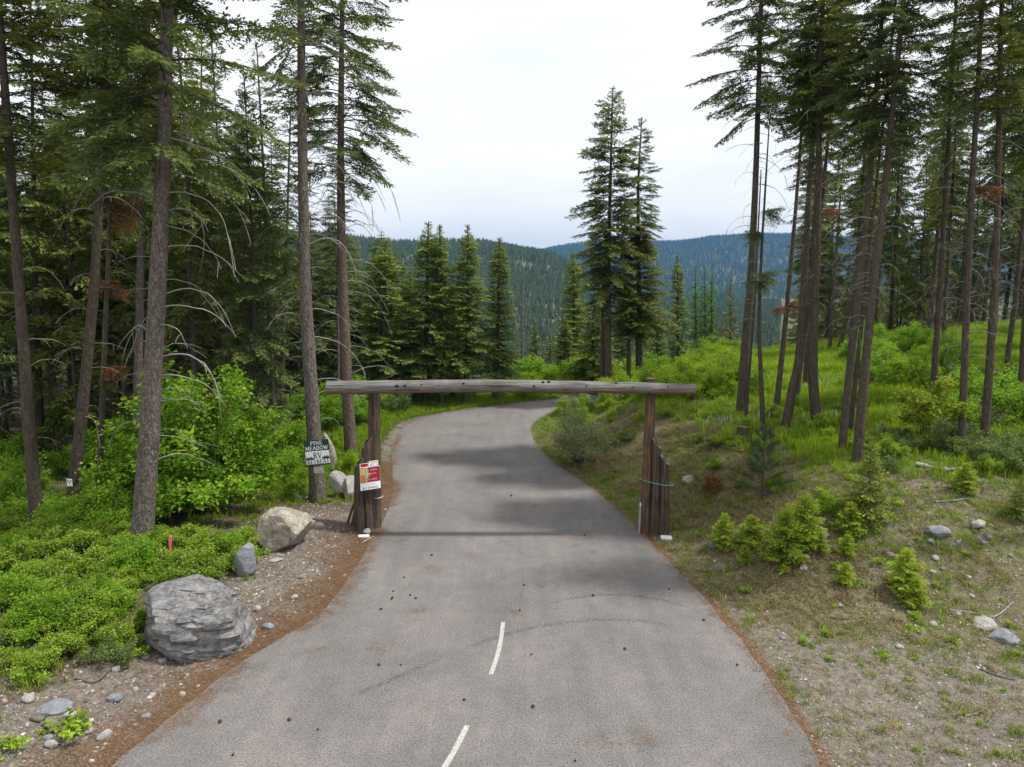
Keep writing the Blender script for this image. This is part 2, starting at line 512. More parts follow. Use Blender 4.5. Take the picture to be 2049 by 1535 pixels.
def tyre():
    m, nt, out = new_mat('tyre_rubber_mark')
    n = obj_noise(nt, 11, 5, 0.75, dist=0.8)
    a = N(nt, 'ShaderNodeAttribute', attribute_name='tint')
    fac = math_(nt, 'MULTIPLY', ramp(nt, n, [(0.42, (0, 0, 0)), (0.72, (0.6, 0.6, 0.6))]), a.outputs['Fac'])
    tr = N(nt, 'ShaderNodeBsdfTransparent')
    b = N(nt, 'ShaderNodeBsdfPrincipled')
    b.inputs['Base Color'].default_value = (0.075, 0.07, 0.068, 1)
    b.inputs['Roughness'].default_value = 0.8
    mxs = N(nt, 'ShaderNodeMixShader')
    nt.links.new(fac, mxs.inputs[0]); nt.links.new(tr.outputs[0], mxs.inputs[1]); nt.links.new(b.outputs[0], mxs.inputs[2])
    nt.links.new(mxs.outputs[0], out.inputs['Surface'])
    return m
M['tyre'] = tyre()

def ground_mat():
    m, nt, out = new_mat('ground_cover')
    a = N(nt, 'ShaderNodeAttribute', attribute_name='cover')
    sp = N(nt, 'ShaderNodeSeparateColor')
    nt.links.new(a.outputs['Color'], sp.inputs[0])
    f1 = obj_noise(nt, 7, 8, 0.72)
    f2 = obj_noise(nt, 38, 4, 0.75)
    f3 = obj_noise(nt, 1.4, 6, 0.7, dist=0.6)
    f4 = obj_noise(nt, 3.1, 5, 0.7, dist=0.8)
    v = N(nt, 'ShaderNodeTexVoronoi', Scale=17.0)
    t = N(nt, 'ShaderNodeTexCoord')
    nt.links.new(t.outputs['Object'], v.inputs['Vector'])
    g = math_(nt, 'ADD', math_(nt, 'MULTIPLY', f1, 0.5), math_(nt, 'MULTIPLY', f2, 0.5))
    soil = ramp(nt, g, [(0.32, (0.045, 0.036, 0.028)), (0.5, (0.105, 0.085, 0.062)), (0.68, (0.20, 0.165, 0.125))])
    grav = ramp(nt, g, [(0.30, (0.055, 0.049, 0.042)), (0.46, (0.145, 0.130, 0.110)), (0.58, (0.25, 0.225, 0.192)), (0.70, (0.42, 0.39, 0.35))])
    gcell = mixc(nt, 0.5, grav, ramp(nt, v.outputs['Distance'], [(0.1, (0.62, 0.60, 0.57)), (0.55, (0.36, 0.34, 0.32))]), 'SOFT_LIGHT')
    hs = N(nt, 'ShaderNodeHueSaturation', Saturation=0.9)
    nt.links.new(gcell, hs.inputs['Color'])
    need = ramp(nt, g, [(0.32, (0.055, 0.034, 0.021)), (0.5, (0.15, 0.092, 0.054)), (0.68, (0.30, 0.20, 0.125))])
    gras = ramp(nt, g, [(0.32, (0.036, 0.064, 0.010)), (0.52, (0.095, 0.150, 0.018)), (0.7, (0.19, 0.25, 0.04))])
    stra = ramp(nt, g, [(0.32, (0.055, 0.047, 0.026)), (0.52, (0.135, 0.118, 0.062)), (0.7, (0.26, 0.225, 0.125))])
    def fac(ch, nz, lo=0.35, hi=0.65, k=1.0):
        s = math_(nt, 'ADD', ch, math_(nt, 'MULTIPLY', math_(nt, 'SUBTRACT', nz, 0.5), 1.5 * k))
        mr = N(nt, 'ShaderNodeMapRange'); mr.interpolation_type = 'SMOOTHSTEP'
        nt.links.new(s, mr.inputs['Value'])
        mr.inputs['From Min'].default_value = lo; mr.inputs['From Max'].default_value = hi
        return mr.outputs[0]
    c = mixc(nt, fac(sp.outputs[0], f3), soil, hs.outputs['Color'])
    c = mixc(nt, fac(a.outputs['Alpha'], f4), c, stra)
    c = mixc(nt, fac(sp.outputs[1], f4), c, gras)
    c = mixc(nt, fac(sp.outputs[2], f1, 0.3, 0.6, 0.8), c, need)
    h = math_(nt, 'ADD', g, math_(nt, 'MULTIPLY', v.outputs['Distance'], -0.3))
    bsdf(nt, out, c, 0.92, 0.1, h, 0.9, 0.05)
    return m
M['ground'] = ground_mat()

# ------------------------------------------------------------------ road outline
LE = [(60, 1640), (216, 1534), (279, 1488), (366, 1415), (470, 1335), (558, 1279), (645, 1223), (697, 1157), (745, 1078), (778, 1015), (787, 975), (786, 940), (783, 905), (795, 872), (815, 850), (850, 836), (900, 826), (980, 815), (1050, 806), (1115, 800)]
RE = [(1700, 1640), (1642, 1534), (1593, 1439), (1537, 1359), (1499, 1303), (1460, 1258), (1412, 1202), (1370, 1157), (1349, 1136), (1290, 1072), (1240, 1025), (1190, 980), (1130, 940), (1085, 905), (1067, 878), (1062, 855), (1078, 838), (1110, 824)]
def curve_pts(P, n):
    P = np.array(P, float)
    # Catmull-Rom
    Q = np.vstack([2 * P[0] - P[1], P, 2 * P[-1] - P[-2]])
    out = []
    for i in range(1, len(Q) - 2):
        for t in np.linspace(0, 1, 8, endpoint=False):
            a, b, c, d = Q[i - 1], Q[i], Q[i + 1], Q[i + 2]
            out.append(0.5 * ((2 * b) + (c - a) * t + (2 * a - 5 * b + 4 * c - d) * t * t + (3 * b - 3 * c + d - a) * t ** 3))
    out.append(Q[-2])
    out = np.array(out)
    L = np.concatenate([[0], np.cumsum(np.linalg.norm(np.diff(out, axis=0), axis=1))])
    s = np.linspace(0, L[-1], n)
    return np.stack([np.interp(s, L, out[:, k]) for k in range(out.shape[1])], 1)
left_w = [flat_at(*p)[:2] for p in LE]
right_w = [flat_at(*p)[:2] for p in RE]
left_w = [(left_w[0][0] - 7, left_w[0][1] - 6)] + left_w + [(4.3, 48.2), (5.6, 50.2)]
right_w = [(right_w[0][0] + 3, right_w[0][1] - 7)] + right_w + [(4.6, 44.5), (7.2, 47.4)]
NR = 150
LW = curve_pts(left_w, NR)
RW = curve_pts(right_w, NR)
LWc, RWc = LW[::2], RW[::2]
ROAD_POLY = np.vstack([LWc, RWc[::-1]])

def seg_dist(P, Q, closed=False):
    P = np.asarray(P, float)
    A = Q
    B = np.roll(Q, -1, 0)
    if not closed:
        A, B = A[:-1], B[:-1]
    best = np.full(len(P), 1e18)
    for a, b in zip(A, B):
        ab = b - a
        l2 = ab @ ab + 1e-12
        t = np.clip(((P - a) @ ab) / l2, 0, 1)
        d = P - a - t[:, None] * ab
        best = np.minimum(best, (d * d).sum(1))
    return np.sqrt(best)

def inside(P, Q):
    x, y = P[:, 0], P[:, 1]
    c = np.zeros(len(P), bool)
    j = len(Q) - 1
    for i in range(len(Q)):
        xi, yi = Q[i]; xj, yj = Q[j]
        k = ((yi > y) != (yj > y)) & (x < (xj - xi) * (y - yi) / (yj - yi + 1e-12) + xi)
        c ^= k
        j = i
    return c

TOE = [flat_at(*p)[:2] for p in [(1088, 872), (1126, 922), (1215, 985), (1345, 1068), (1440, 1175), (1600, 1232), (1850, 1256), (2100, 1290)]]
TOE = np.array([(120, 300), (32, 96), (16, 72), (13.0, 62), (10.4, 54), (8.2, 47.8), (5.8, 44.2), (4.0, 42.4), (3.2, 40.3)] + [tuple(p) for p in TOE] + [(24, 13.0), (60, 12)])
TOE_POLY = np.vstack([TOE, [(6000, 12), (6000, 300)]])

def road_info(x, y):
    P = np.stack([x, y], 1)
    dl = np.full(len(P), 60.0); dr = np.full(len(P), 60.0); ins = np.zeros(len(P), bool)
    near = (np.abs(x) < 90) & (y < 110)
    if near.any():
        Q = P[near]
        dl[near] = seg_dist(Q, LWc); dr[near] = seg_dist(Q, RWc); ins[near] = inside(Q, ROAD_POLY)
    d = np.where(ins, 0, np.minimum(dl, dr))
    return d, (dr <= dl), ins

def H1(X):
    return np.interp(X, [-3000, -900, -400, -160, -60, 30, 90, 160, 260, 500, 5000], [120, 110, 92, 66, 74, 64, 58, 20, -38, -42, -42]) + 9 * (noise2(X, X * 0 + 3, 120, 5, 3) - 0.5)

def H2(X):
    return np.interp(X, [-5000, -1500, -200, 150, 330, 530, 720, 1030, 1230, 1490, 1800, 2400, 5000], [120, 130, 165, 172, 205, 232, 222, 228, 252, 274, 262, 235, 200]) + 10 * (noise2(X, X * 0 + 9, 160, 8, 3) - 0.5)

def zfun(x, y):
    x = np.atleast_1d(np.asarray(x, float)); y = np.atleast_1d(np.asarray(y, float))
    d, rt, ins = road_info(x, y)
    P = np.stack([x, y], 1)
    s = np.zeros(len(x))
    near = (x < 200) & (y < 260) & (x > -60)
    if near.any():
        inn = inside(P[near], TOE_POLY)
        s[near] = np.where(inn, seg_dist(P[near], TOE), 0)
    s = np.where(x >= 200, 60, s)
    crest = 54.0
    zr = 1.85 * smooth(s / 5.4) + 0.115 * np.clip(s - 4.5, 0, 24)
    zr = zr * (1 - smooth((y - crest) / 55.0))
    zl = -0.035 * np.clip(d - 3, 0, 35) * (~rt) * (1 - smooth((y - 60) / 60.0))
    bank = 0.30 * smooth((d - 0.7) / 2.2) * (~rt) * (1 - smooth((y - 19) / 6.0))
    gx = np.interp(x, [-60, -14, 0, 12, 30, 80], [64, 56, 50, 53, 60, 66])
    g = np.clip(y - gx, 0, None)
    zv = -46 * (1 - np.exp(-g / 150.0))
    b1 = smooth((y - 330) / 1170.0) * (1 - smooth((y - 1550) / 900.0))
    b2 = smooth((y - 2300) / 2200.0)
    z = zv + zr + zl + bank
    far = y > 300
    if far.any():
        z[far] += b1[far] * (H1(x[far] * 1500.0 / np.maximum(y[far], 600)) + 46) + b2[far] * (H2(x[far] * 4500.0 / y[far]) + 46)
        z[far] += (noise2(x[far], y[far], 110, 3, 3) - 0.5) * 26 * smooth((y[far] - 330) / 500.0)
    rough = np.minimum(1, d / 1.2)
    nr = (np.abs(x) < 120) & (y < 130)
    if nr.any():
        z[nr] += rough[nr] * ((noise2(x[nr], y[nr], 1.0, 21, 3) - 0.5) * 0.16 + (noise2(x[nr], y[nr], 4.2, 22, 2) - 0.5) * 0.34)
    z = np.where(ins, -0.03, z - 0.03 * (1 - smooth(d / 0.5)))
    return z

# ------------------------------------------------------------------ ground, road, markings
def grow(a, b, step, end, r=1.035):
    out = []; s = step; x = b
    while x < end:
        s *= r; x += s; out.append(x)
    return out
ST = 0.26
xs = np.concatenate([-np.array(grow(0, 27, ST, 3600, 1.07))[::-1], np.arange(-27, 27.01, ST), np.array(grow(0, 27, ST, 4200, 1.07))])
ys = np.concatenate([-np.array(grow(0, 0, 1.0, 90, 1.25))[::-1], [0, 2, 4], np.arange(5, 58, ST), np.array(grow(0, 58, ST, 5600, 1.035))])
GX, GY = np.meshgrid(xs, ys)
gx_, gy_ = GX.ravel(), GY.ravel()
GZ = np.concatenate([zfun(gx_[i:i + 60000], gy_[i:i + 60000]) for i in range(0, len(gx_), 60000)])
nx, ny = len(xs), len(ys)
GRID = GZ.reshape(ny, nx)
def zq(x, y):
    """height read from the built ground sheet"""
    x = np.atleast_1d(np.asarray(x, float)); y = np.atleast_1d(np.asarray(y, float))
    i = np.clip(np.searchsorted(xs, x) - 1, 0, nx - 2); j = np.clip(np.searchsorted(ys, y) - 1, 0, ny - 2)
    u = np.clip((x - xs[i]) / (xs[i + 1] - xs[i]), 0, 1); v = np.clip((y - ys[j]) / (ys[j + 1] - ys[j]), 0, 1)
    return (GRID[j, i] * (1 - u) + GRID[j, i + 1] * u) * (1 - v) + (GRID[j + 1, i] * (1 - u) + GRID[j + 1, i + 1] * u) * v

def zat(x, y):
    return float(zq([x], [y])[0])

_YS = np.concatenate([np.linspace(6, 80, 1500), np.geomspace(80.1, 5000, 800)])
def ground_at(px, py):
    d = ray(px, py)
    t = _YS / d[1]
    X = d[0] * t; Z = CAM_H + d[2] * t
    g = zq(X, _YS)
    k = np.argmax(Z < g)
    if Z[k] >= g[k]:
        k = len(_YS) - 1
    k0 = max(k - 1, 0)
    a = (Z[k0] - g[k0]); b = (Z[k] - g[k])
    f = a / (a - b) if a != b else 0
    Y = _YS[k0] + f * (_YS[k] - _YS[k0])
    X = d[0] * Y / d[1]
    return np.array([X, Y, zat(X, Y)])


ii = np.arange(nx * ny).reshape(ny, nx)
GF = np.stack([ii[:-1, :-1].ravel(), ii[:-1, 1:].ravel(), ii[1:, 1:].ravel(), ii[1:, :-1].ravel()], 1)

def covers(x, y):
    """shares of gravel, green grass, fallen needles and straw"""
    d, rt, ins = road_info(x, y)
    P = np.stack([x, y], 1)
    inn = inside(P, TOE_POLY)
    s = np.where(inn, seg_dist(P, TOE), -seg_dist(P, TOE))
    n1 = noise2(x, y, 3.0, 31, 3)
    lt = ~rt
    need = np.where(lt, np.clip(1.05 - d / (0.15 + 1.3 * n1), 0, 1) * .8, np.clip(1.1 - d / (0.18 + 0.35 * n1), 0, 1))
    need = need * np.where(y < 30, 1, 0.25)
    grav = np.where(lt, smooth((24.5 - y) / 3) * smooth((3.6 - d) / 1.8), smooth((22 - y) / 4) * smooth((7.0 - s) / 4) * 0.75)
    grav = np.maximum(grav, 0.55 * smooth((0.9 - d) / 0.6) * (y < 60))
    grav = np.where(rt & (s > 0) & (s < 6) & (x > 8), np.maximum(grav, 0.62), grav)
    gr = np.where(lt, np.where(y > 25.5, smooth((d - 0.5) / 0.9) * (0.95 * smooth((8.5 - d) / 4) + 0.22), 0.25 * smooth((d - 2.5) / 1)), smooth((s - 3.6) / 3.0) * 1.0)
    gr = np.where(rt & (y < 21), np.minimum(gr, 0.35 * smooth((s - 4) / 3)), gr)
    gr = np.where(rt & (s < 6.5), np.maximum(gr, .12 + .30 * smooth((noise2(x, y, 2.6, 35, 3) - .42) / .22) * smooth((s + 3.5) / 3)), gr)
    gr = np.where((y > 75), 0.42, gr)
    grav = np.where(y > 75, 0, grav)
    straw = np.where(rt, smooth((s + 3.0) / 2.5) * smooth((7.5 - s) / 3.0) * 0.62, 0.12)
    straw = np.where(rt & (s < -1), 0.36, straw)
    straw = np.where(y > 60, 0.0, straw)
    return np.stack([grav, gr, need, straw], 1)

A = Acc()
A.add(np.stack([gx_, gy_, GZ], 1), GF, 0, 0.5, True)
gme = A.mesh('ground', [M['ground']])
ca = gme.color_attributes.new('cover', 'FLOAT_COLOR', 'POINT')
cov = np.concatenate([covers(gx_[i:i + 60000], gy_[i:i + 60000]) for i in range(0, len(gx_), 60000)])
ca.data.foreach_set('color', cov.astype(np.float32).ravel())
tag(ob('ground', gme), 'rough verge, forest floor and hills around the road', kind='structure')

# road sheet with slightly crumbling edges
A = Acc()
K = 13
rows = []
for i in range(NR):
    a, b = LW[i].copy(), RW[i].copy()
    dv = (b - a) / np.linalg.norm(b - a)
    ja, jb = (noise2([i * 0.9], [1.0], 1, 41, 3)[0] - 0.5) * 0.14, (noise2([i * 0.9], [7.0], 1, 42, 3)[0] - 0.5) * 0.14
    a = a + dv * ja; b = b + dv * jb
    for k in range(K):
        p = a + (b - a) * k / (K - 1)
        rows.append((p[0], p[1], 0.0))
F = []
for i in range(NR - 1):
    for k in range(K - 1):
        F.append((i * K + k, i * K + k + 1, (i + 1) * K + k + 1, (i + 1) * K + k))
A.add(rows, F, 0)
# the worn outer lip of the asphalt
for side in (0, K - 1):
    ed = np.array([rows[i * K + side] for i in range(NR)])
    lo = ed.copy(); lo[:, 2] -= 0.07
    V = np.vstack([ed, lo])
    F = [(i, i + 1, NR + i + 1, NR + i) for i in range(NR - 1)]
    if side == 0: F = [f[::-1] for f in F]
    A.add(V, F, 0)
tag(ob('road', A.mesh('road', [M['asphalt']])), 'worn grey asphalt road curving away through the gateway', kind='structure')

def strip(name, px_pts, width, mat, z=0.005, label=None, n=24, fade=False):
    P = curve_pts([flat_at(*p)[:2] for p in px_pts], n)
    T = np.gradient(P, axis=0); T /= np.linalg.norm(T, axis=1)[:, None]
    Nn = np.stack([-T[:, 1], T[:, 0]], 1)
    a = P + Nn * width / 2; b = P - Nn * width / 2
    V = np.zeros((2 * n, 3)); V[:n, :2] = a; V[n:, :2] = b; V[:, 2] = z
    F = np.array([(i, i + 1, n + i + 1, n + i) for i in range(n - 1)])[:, ::-1]
    A = Acc()
    t = np.ones(n)
    if fade:
        t = smooth(np.minimum(np.linspace(0, 1, n), np.linspace(1, 0, n)) * 5)
    A.add(V, F, 0, np.concatenate([t, t]))
    o = ob(name, A.mesh(name, [mat]))
    tag(o, label, kind='structure')
    return o
strip('road_marking', [(1007, 1245), (1002, 1282), (994, 1316), (982, 1350)], 0.092, M['paint'], 0.006, 'white centre line dash lying beyond the other dash')
strip('road_marking', [(935, 1452), (915, 1492), (893, 1530), (868, 1570)], 0.10, M['paint'], 0.006, 'white centre line dash cut by the picture edge')
strip('tyre_mark', [(900, 1310), (960, 1287), (1040, 1262), (1120, 1248), (1210, 1240), (1300, 1245), (1380, 1262)], 0.14, M['tyre'], 0.004, 'dark curved tyre mark across the asphalt', 60, True)
strip('tyre_mark', [(690, 1400), (760, 1370), (830, 1340), (895, 1312)], 0.12, M['tyre'], 0.004, 'fainter tyre mark nearer the verge', 40, True)
strip('tyre_mark', [(1080, 1212), (1160, 1195), (1240, 1190), (1330, 1202), (1400, 1225)], 0.12, M['tyre'], 0.004, 'faint tyre mark beyond the darker one', 40, True)
strip('road_seam', [(796, 892), (880, 889), (960, 890), (1066, 893)], 0.05, M['tyre'], 0.004, 'thin sealed seam crossing the road', 30)

# ------------------------------------------------------------------ the gateway
def Yb(px, py):
    return ground_at(px, py)

lm, la, lb = flat_at(750, 1054), flat_at(736, 1058), flat_at(719, 1062)
rm, ra, rb = flat_at(1291, 1066), flat_at(1310, 1071), flat_at(1329, 1073)
for p in (lm, la, lb, rm, ra, rb):
    p[2] = zat(p[0], p[1]) - 0.02
gate_c = (lm + rm) / 2
gate = thing('log_gateway', 'tall log gateway spanning the road with one long weathered beam', 'gateway', tuple(gate_c))
off = -gate_c
def post(base, topx, topy, r0, r1, name, mat, cut=0.0, cutdir=(1, 0), endmat='endgrain', seed=0):
    top = at_plane(topx, topy, base[1])
    P = np.array([base + (top - base) * t for t in np.linspace(0, 1, 12)])
    P[:, 0] += 0.012 * np.sin(np.linspace(0, 5, 12) + seed)
    P[0, 2] -= 0.2
    rad = np.interp(np.linspace(0, 1, 12), [0, 1], [r0, r1])
    n = 16
    V, F = tube(P, rad, n, wob=0.04, seed=seed)
    if cut:
        rel = V[-n:] - P[-1]
        cdv = np.array([cutdir[0], cutdir[1]])
        V[-n:, 2] += -cut * (rel[:, :2] @ cdv) / r1
    A = Acc()
    A.add(V - base, F, 0, 0.5, True)
    ring = V[-n:] - base
    c = ring.mean(0)
    if cut:  # rim and hollowed heart
        inner = c + (ring - c) * 0.62
        deep = c + (ring - c) * 0.5 - (0, 0, 0.06)
        idx = np.arange(n)
        A.add(np.vstack([ring, inner]), [(k, (k + 1) % n, n + (k + 1) % n, n + k) for k in range(n)], 1)
        A.add(np.vstack([inner, deep]), [(k, (k + 1) % n, n + (k + 1) % n, n + k) for k in range(n)], 2)
        A.add(*cap_fan(deep, idx, deep.mean(0)), 2)
    else:
        A.add(*cap_fan(ring, np.arange(n), c), 1)
    me = A.mesh(name, [mat, M[endmat], M['hollow']])
    return ob(name, me, gate, tuple(base + off))
post(lm, 749.5, 778, 0.20, 0.185, 'post', M['post'], seed=1)
post(la, 733.5, 884, 0.17, 0.165, 'side_post', M['post'], 0.20, (-0.94, -0.3), seed=2)
post(lb, 718.5, 924, 0.165, 0.155, 'side_post', M['post'], 0.17, (-0.94, -0.3), seed=3)
post(rm, 1302.5, 757, 0.17, 0.155, 'post', M['post_red'], seed=4)
post(ra, 1314, 887, 0.14, 0.13, 'side_post', M['post'], 0.16, (0.94, -0.3), 'endgrain_pale', seed=5)
post(rb, 1331, 920, 0.145, 0.135, 'side_post', M['post'], 0.16, (0.94, -0.3), 'endgrain_pale', seed=6)
YB = min(lm[1], rm[1]) - 0.24
b0, b1_, b2_ = at_plane(655, 776, YB), at_plane(1020, 772.5, YB), at_plane(1391, 779, YB)
BP = curve_pts([b0, b1_, b2_], 26)
brad = np.interp(np.linspace(0, 1, 26), [0, 0.5, 1], [0.205, 0.183, 0.163]) * (1 + 0.02 * np.sin(np.arange(26) * 1.9))
bc = BP.mean(0)
bm = log_mesh(BP - bc, brad, 18, 0.045, 9, [M['beam'], M['endgrain_pale']])
beam = ob('beam', bm, gate, tuple(bc + off))
for k, (kx, ky, kr) in enumerate([(796, 771, .045), (812, 770, .03), (845, 768, .02), (928, 766, .03), (1086, 764, .035), (1098, 763.5, .035), (1068, 771, .03), (1172, 771, .02), (1264, 774, .022), (1335, 772, .02), (1232, 766, .03), (1296, 784, .02)]):
    c = at_plane(kx, ky, YB)
    i = int(np.argmin(np.abs(BP[:, 0] - c[0])))
    v = np.array([0, c[1] - BP[i, 1], c[2] - BP[i, 2]])
    zz = c[2] - BP[i, 2]
    yy = -math.sqrt(max(brad[i] ** 2 - zz ** 2, 0.0001))
    A = Acc()
    a = np.linspace(0, 2 * np.pi, 9, endpoint=False)
    ring = np.stack([np.cos(a) * kr * 1.6, np.full(9, 0.02), np.sin(a) * kr], 1)
    rim2 = ring * (0.7, 1, 0.7); rim2[:, 1] = -0.022
    A.add(np.vstack([ring, rim2]), [(q, (q + 1) % 9, 9 + (q + 1) % 9, 9 + q) for q in range(9)], 0)
    A.add(*cap_fan(rim2, np.arange(9), np.array([0, -0.012, 0])), 0)
    ang = math.atan2(-zz, -yy)
    ob('knot', A.mesh('knot', [M['hollow']]), beam, (c[0] - bc[0], BP[i, 1] + yy - bc[1], zz + BP[i, 2] - bc[2]), (ang, 0, 0))

# rope lashed round the right-hand posts
pts = []
zc = at_plane(1305, 965, ra[1])[2]
for p, dx, dy, dz in ((rm, -0.19, -0.05, .03), (rm, -0.09, -0.185, .02), (ra, 0.0, -0.165, -0.02), (rb, 0.06, -0.165, -0.035), (rb, 0.165, -0.06, -0.04), (rb, 0.14, 0.12, -0.03), (ra, 0.0, 0.17, 0.0), (rm, -0.05, 0.2, .03), (rm, -0.19, 0.07, .03), (rm, -0.19, -0.05, .03)):
    pts.append((p[0] + dx + 0.05, p[1] + dy, zc + dz))
P = curve_pts(pts, 60)
V, F = tube(P - P.mean(0), 0.014, 6)
A = Acc(); A.add(V, F, 0, .5, True)
tag(ob('rope', A.mesh('rope', [M['rope']]), None, tuple(P.mean(0))), 'pale green rope lashed round the reddish gate posts', 'rope')

def solid(name, verts2d, thick, mat, bevel=0.0):
    """extrude a polygon lying in x,z, thickness along y"""
    n = len(verts2d)
    v = np.array(verts2d, float)
    f = np.stack([v[:, 0], np.full(n, -thick / 2), v[:, 1]], 1)
    b = f + (0, thick, 0)
    return f, b

def panel(A, x0, z0, x1, z1, y, mat, thick=0.004):
    V, F = box_geo((x0 + x1) / 2, y, (z0 + z1) / 2, x1 - x0, thick, z1 - z0)
    A.add(V, F, mat)

def stroke(A, pts, w, y, mat):
    pts = np.array(pts, float)
    for a, b in zip(pts[:-1], pts[1:]):
        d = b - a; l = np.linalg.norm(d)
        if l < 1e-6: continue
        n = np.array([-d[1], d[0]]) / l * w / 2
        q = [a + n, a - n, b - n, b + n]
        A.add([(p[0], y, p[1]) for p in q], [(0, 1, 2, 3)], mat)

def arc(cx, cz, rx, rz, a0, a1, n=9):
    t = np.radians(np.linspace(a0, a1, n))
    return [(cx + rx * math.cos(q), cz + rz * math.sin(q)) for q in t]

TK, TN = 0.19, 0.09
def sf(x, z, w=0.26): return ([(x - w / 2, z), (x + w / 2, z)], 0.06)
GLYPH = {
    'P': (0.72, [([(.2, 0), (.2, 1)], TK), (arc(.38, .74, .27, .235, 90, -90), TK * .8), ([(.2, .975), (.38, .975)], TN), ([(.2, .505), (.38, .505)], TN), sf(.2, .03, .38), sf(.14, .97, .2)]),
    'I': (0.40, [([(.2, 0), (.2, 1)], TK), sf(.2, .03, .36), sf(.2, .97, .36)]),
    'N': (0.88, [([(.17, 0), (.17, 1)], TN), ([(.72, 0), (.72, 1)], TN), ([(.15, 1), (.73, 0)], TK), sf(.17, .03, .28), sf(.1, .97, .24), sf(.72, .97, .28)]),
    'E': (0.70, [([(.2, 0), (.2, 1)], TK), ([(.2, .965), (.62, .965)], .07), ([(.2, .5), (.52, .5)], .07), ([(.2, .035), (.64, .035)], .07), ([(.62, .78), (.62, 1)], .07), ([(.64, 0), (.64, .24)], .07), ([(.52, .4), (.52, .6)], .06), sf(.14, .97, .2), sf(.14, .03, .2)]),
    'M': (1.06, [([(.16, 0), (.16, 1)], TN), ([(.86, 0), (.86, 1)], TK), ([(.16, 1), (.5, .08)], TK), ([(.5, .05), (.82, 1)], TN), sf(.16, .03, .28), sf(.86, .03, .34), sf(.1, .97, .22), sf(.92, .97, .22)]),
    'A': (0.88, [([(.10, 0), (.44, 1)], TN), ([(.42, 1), (.76, 0)], TK), ([(.22, .33), (.64, .33)], TN), sf(.10, .03, .28), sf(.76, .03, .32)]),
    'D': (0.86, [([(.2, 0), (.2, 1)], TK), (arc(.36, .5, .36, .475, 90, -90, 13), TK * .85), ([(.2, .975), (.36, .975)], TN), ([(.2, .025), (.36, .025)], TN), sf(.14, .97, .2), sf(.14, .03, .2)]),
    'O': (0.90, [(arc(.43, .5, .33, .47, 0, 360, 21), TK * .78)]),
    'W': (1.16, [([(.1, 1), (.35, 0)], TK), ([(.35, 0), (.58, .95)], TN), ([(.54, .95), (.78, 0)], TK), ([(.78, 0), (1.02, 1)], TN), sf(.1, .97, .3), sf(.56, .97, .26), sf(1.02, .97, .26)]),
    'R': (0.84, [([(.2, 0), (.2, 1)], TK), (arc(.38, .75, .24, .225, 90, -90), TK * .8), ([(.2, .975), (.38, .975)], TN), ([(.2, .525), (.40, .525)], TN), ([(.40, .52), (.74, .02)], TK), sf(.2, .03, .38), sf(.14, .97, .2), sf(.78, .03, .2)]),
    'V': (0.86, [([(.1, 1), (.43, 0)], TK), ([(.43, 0), (.76, 1)], TN), sf(.1, .97, .32), sf(.76, .97, .26)]),
    'T': (0.78, [([(.38, 0), (.38, 1)], TK), ([(.06, .965), (.70, .965)], .07), ([(.07, .76), (.07, 1)], .07), ([(.69, .76), (.69, 1)], .07), sf(.38, .03, .36)]),
}
def word(A, text, xc, z0, h, wtot, y, mat):
    tot = sum(GLYPH[c][0] for c in text)
    kx = wtot / tot
    x = xc - wtot / 2
    for c in text:
        w, st = GLYPH[c]
        for pts, sw in st:
            stroke(A, [(x + p[0] * kx, z0 + p[1] * h) for p in pts], sw * min(kx, h), y, mat)
        x += w * kx

def text_geo(A, s, xc, z0, h, wtot, y, mat):
    c = bpy.data.curves.new('digits', 'FONT')
    c.body = s
    c.resolution_u = 2
    o = bpy.data.objects.new('digits', c)
    COL.objects.link(o)
    dg = bpy.context.evaluated_depsgraph_get()
    me = bpy.data.meshes.new_from_object(o.evaluated_get(dg))
    V = np.array([v.co[:] for v in me.vertices])
    x0, x1, y0, y1 = V[:, 0].min(), V[:, 0].max(), V[:, 1].min(), V[:, 1].max()
    Q = np.stack([xc - wtot / 2 + (V[:, 0] - x0) / (x1 - x0) * wtot, np.full(len(V), y), z0 + (V[:, 1] - y0) / (y1 - y0) * h], 1)
    for p in me.polygons:
        A.add(Q[list(p.vertices)], [list(range(len(p.vertices)))], mat)
    bpy.data.objects.remove(o); bpy.data.curves.remove(c); bpy.data.meshes.remove(me)

# ------------------------------------------------------------------ conifers
def strips(P, D, L, W, rg, flat=0.6):
    """kite shaped needle sprays"""
    n = len(P)
    D = D / np.linalg.norm(D, axis=1)[:, None]
    Nv = rg.normal(size=(n, 3)) * (1 - flat); Nv[:, 2] += flat
    S = np.cross(D, Nv); S /= (np.linalg.norm(S, axis=1)[:, None] + 1e-9)
    L = np.broadcast_to(L, (n,))[:, None]; W = np.broadcast_to(W, (n,))[:, None]
    a = P; b = P + D * L * 0.45 + S * W / 2; c = P + D * L; d = P + D * L * 0.45 - S * W / 2
    V = np.stack([a, b, c, d], 1).reshape(-1, 3)
    F = np.arange(4 * n).reshape(-1, 4)
    return V, F

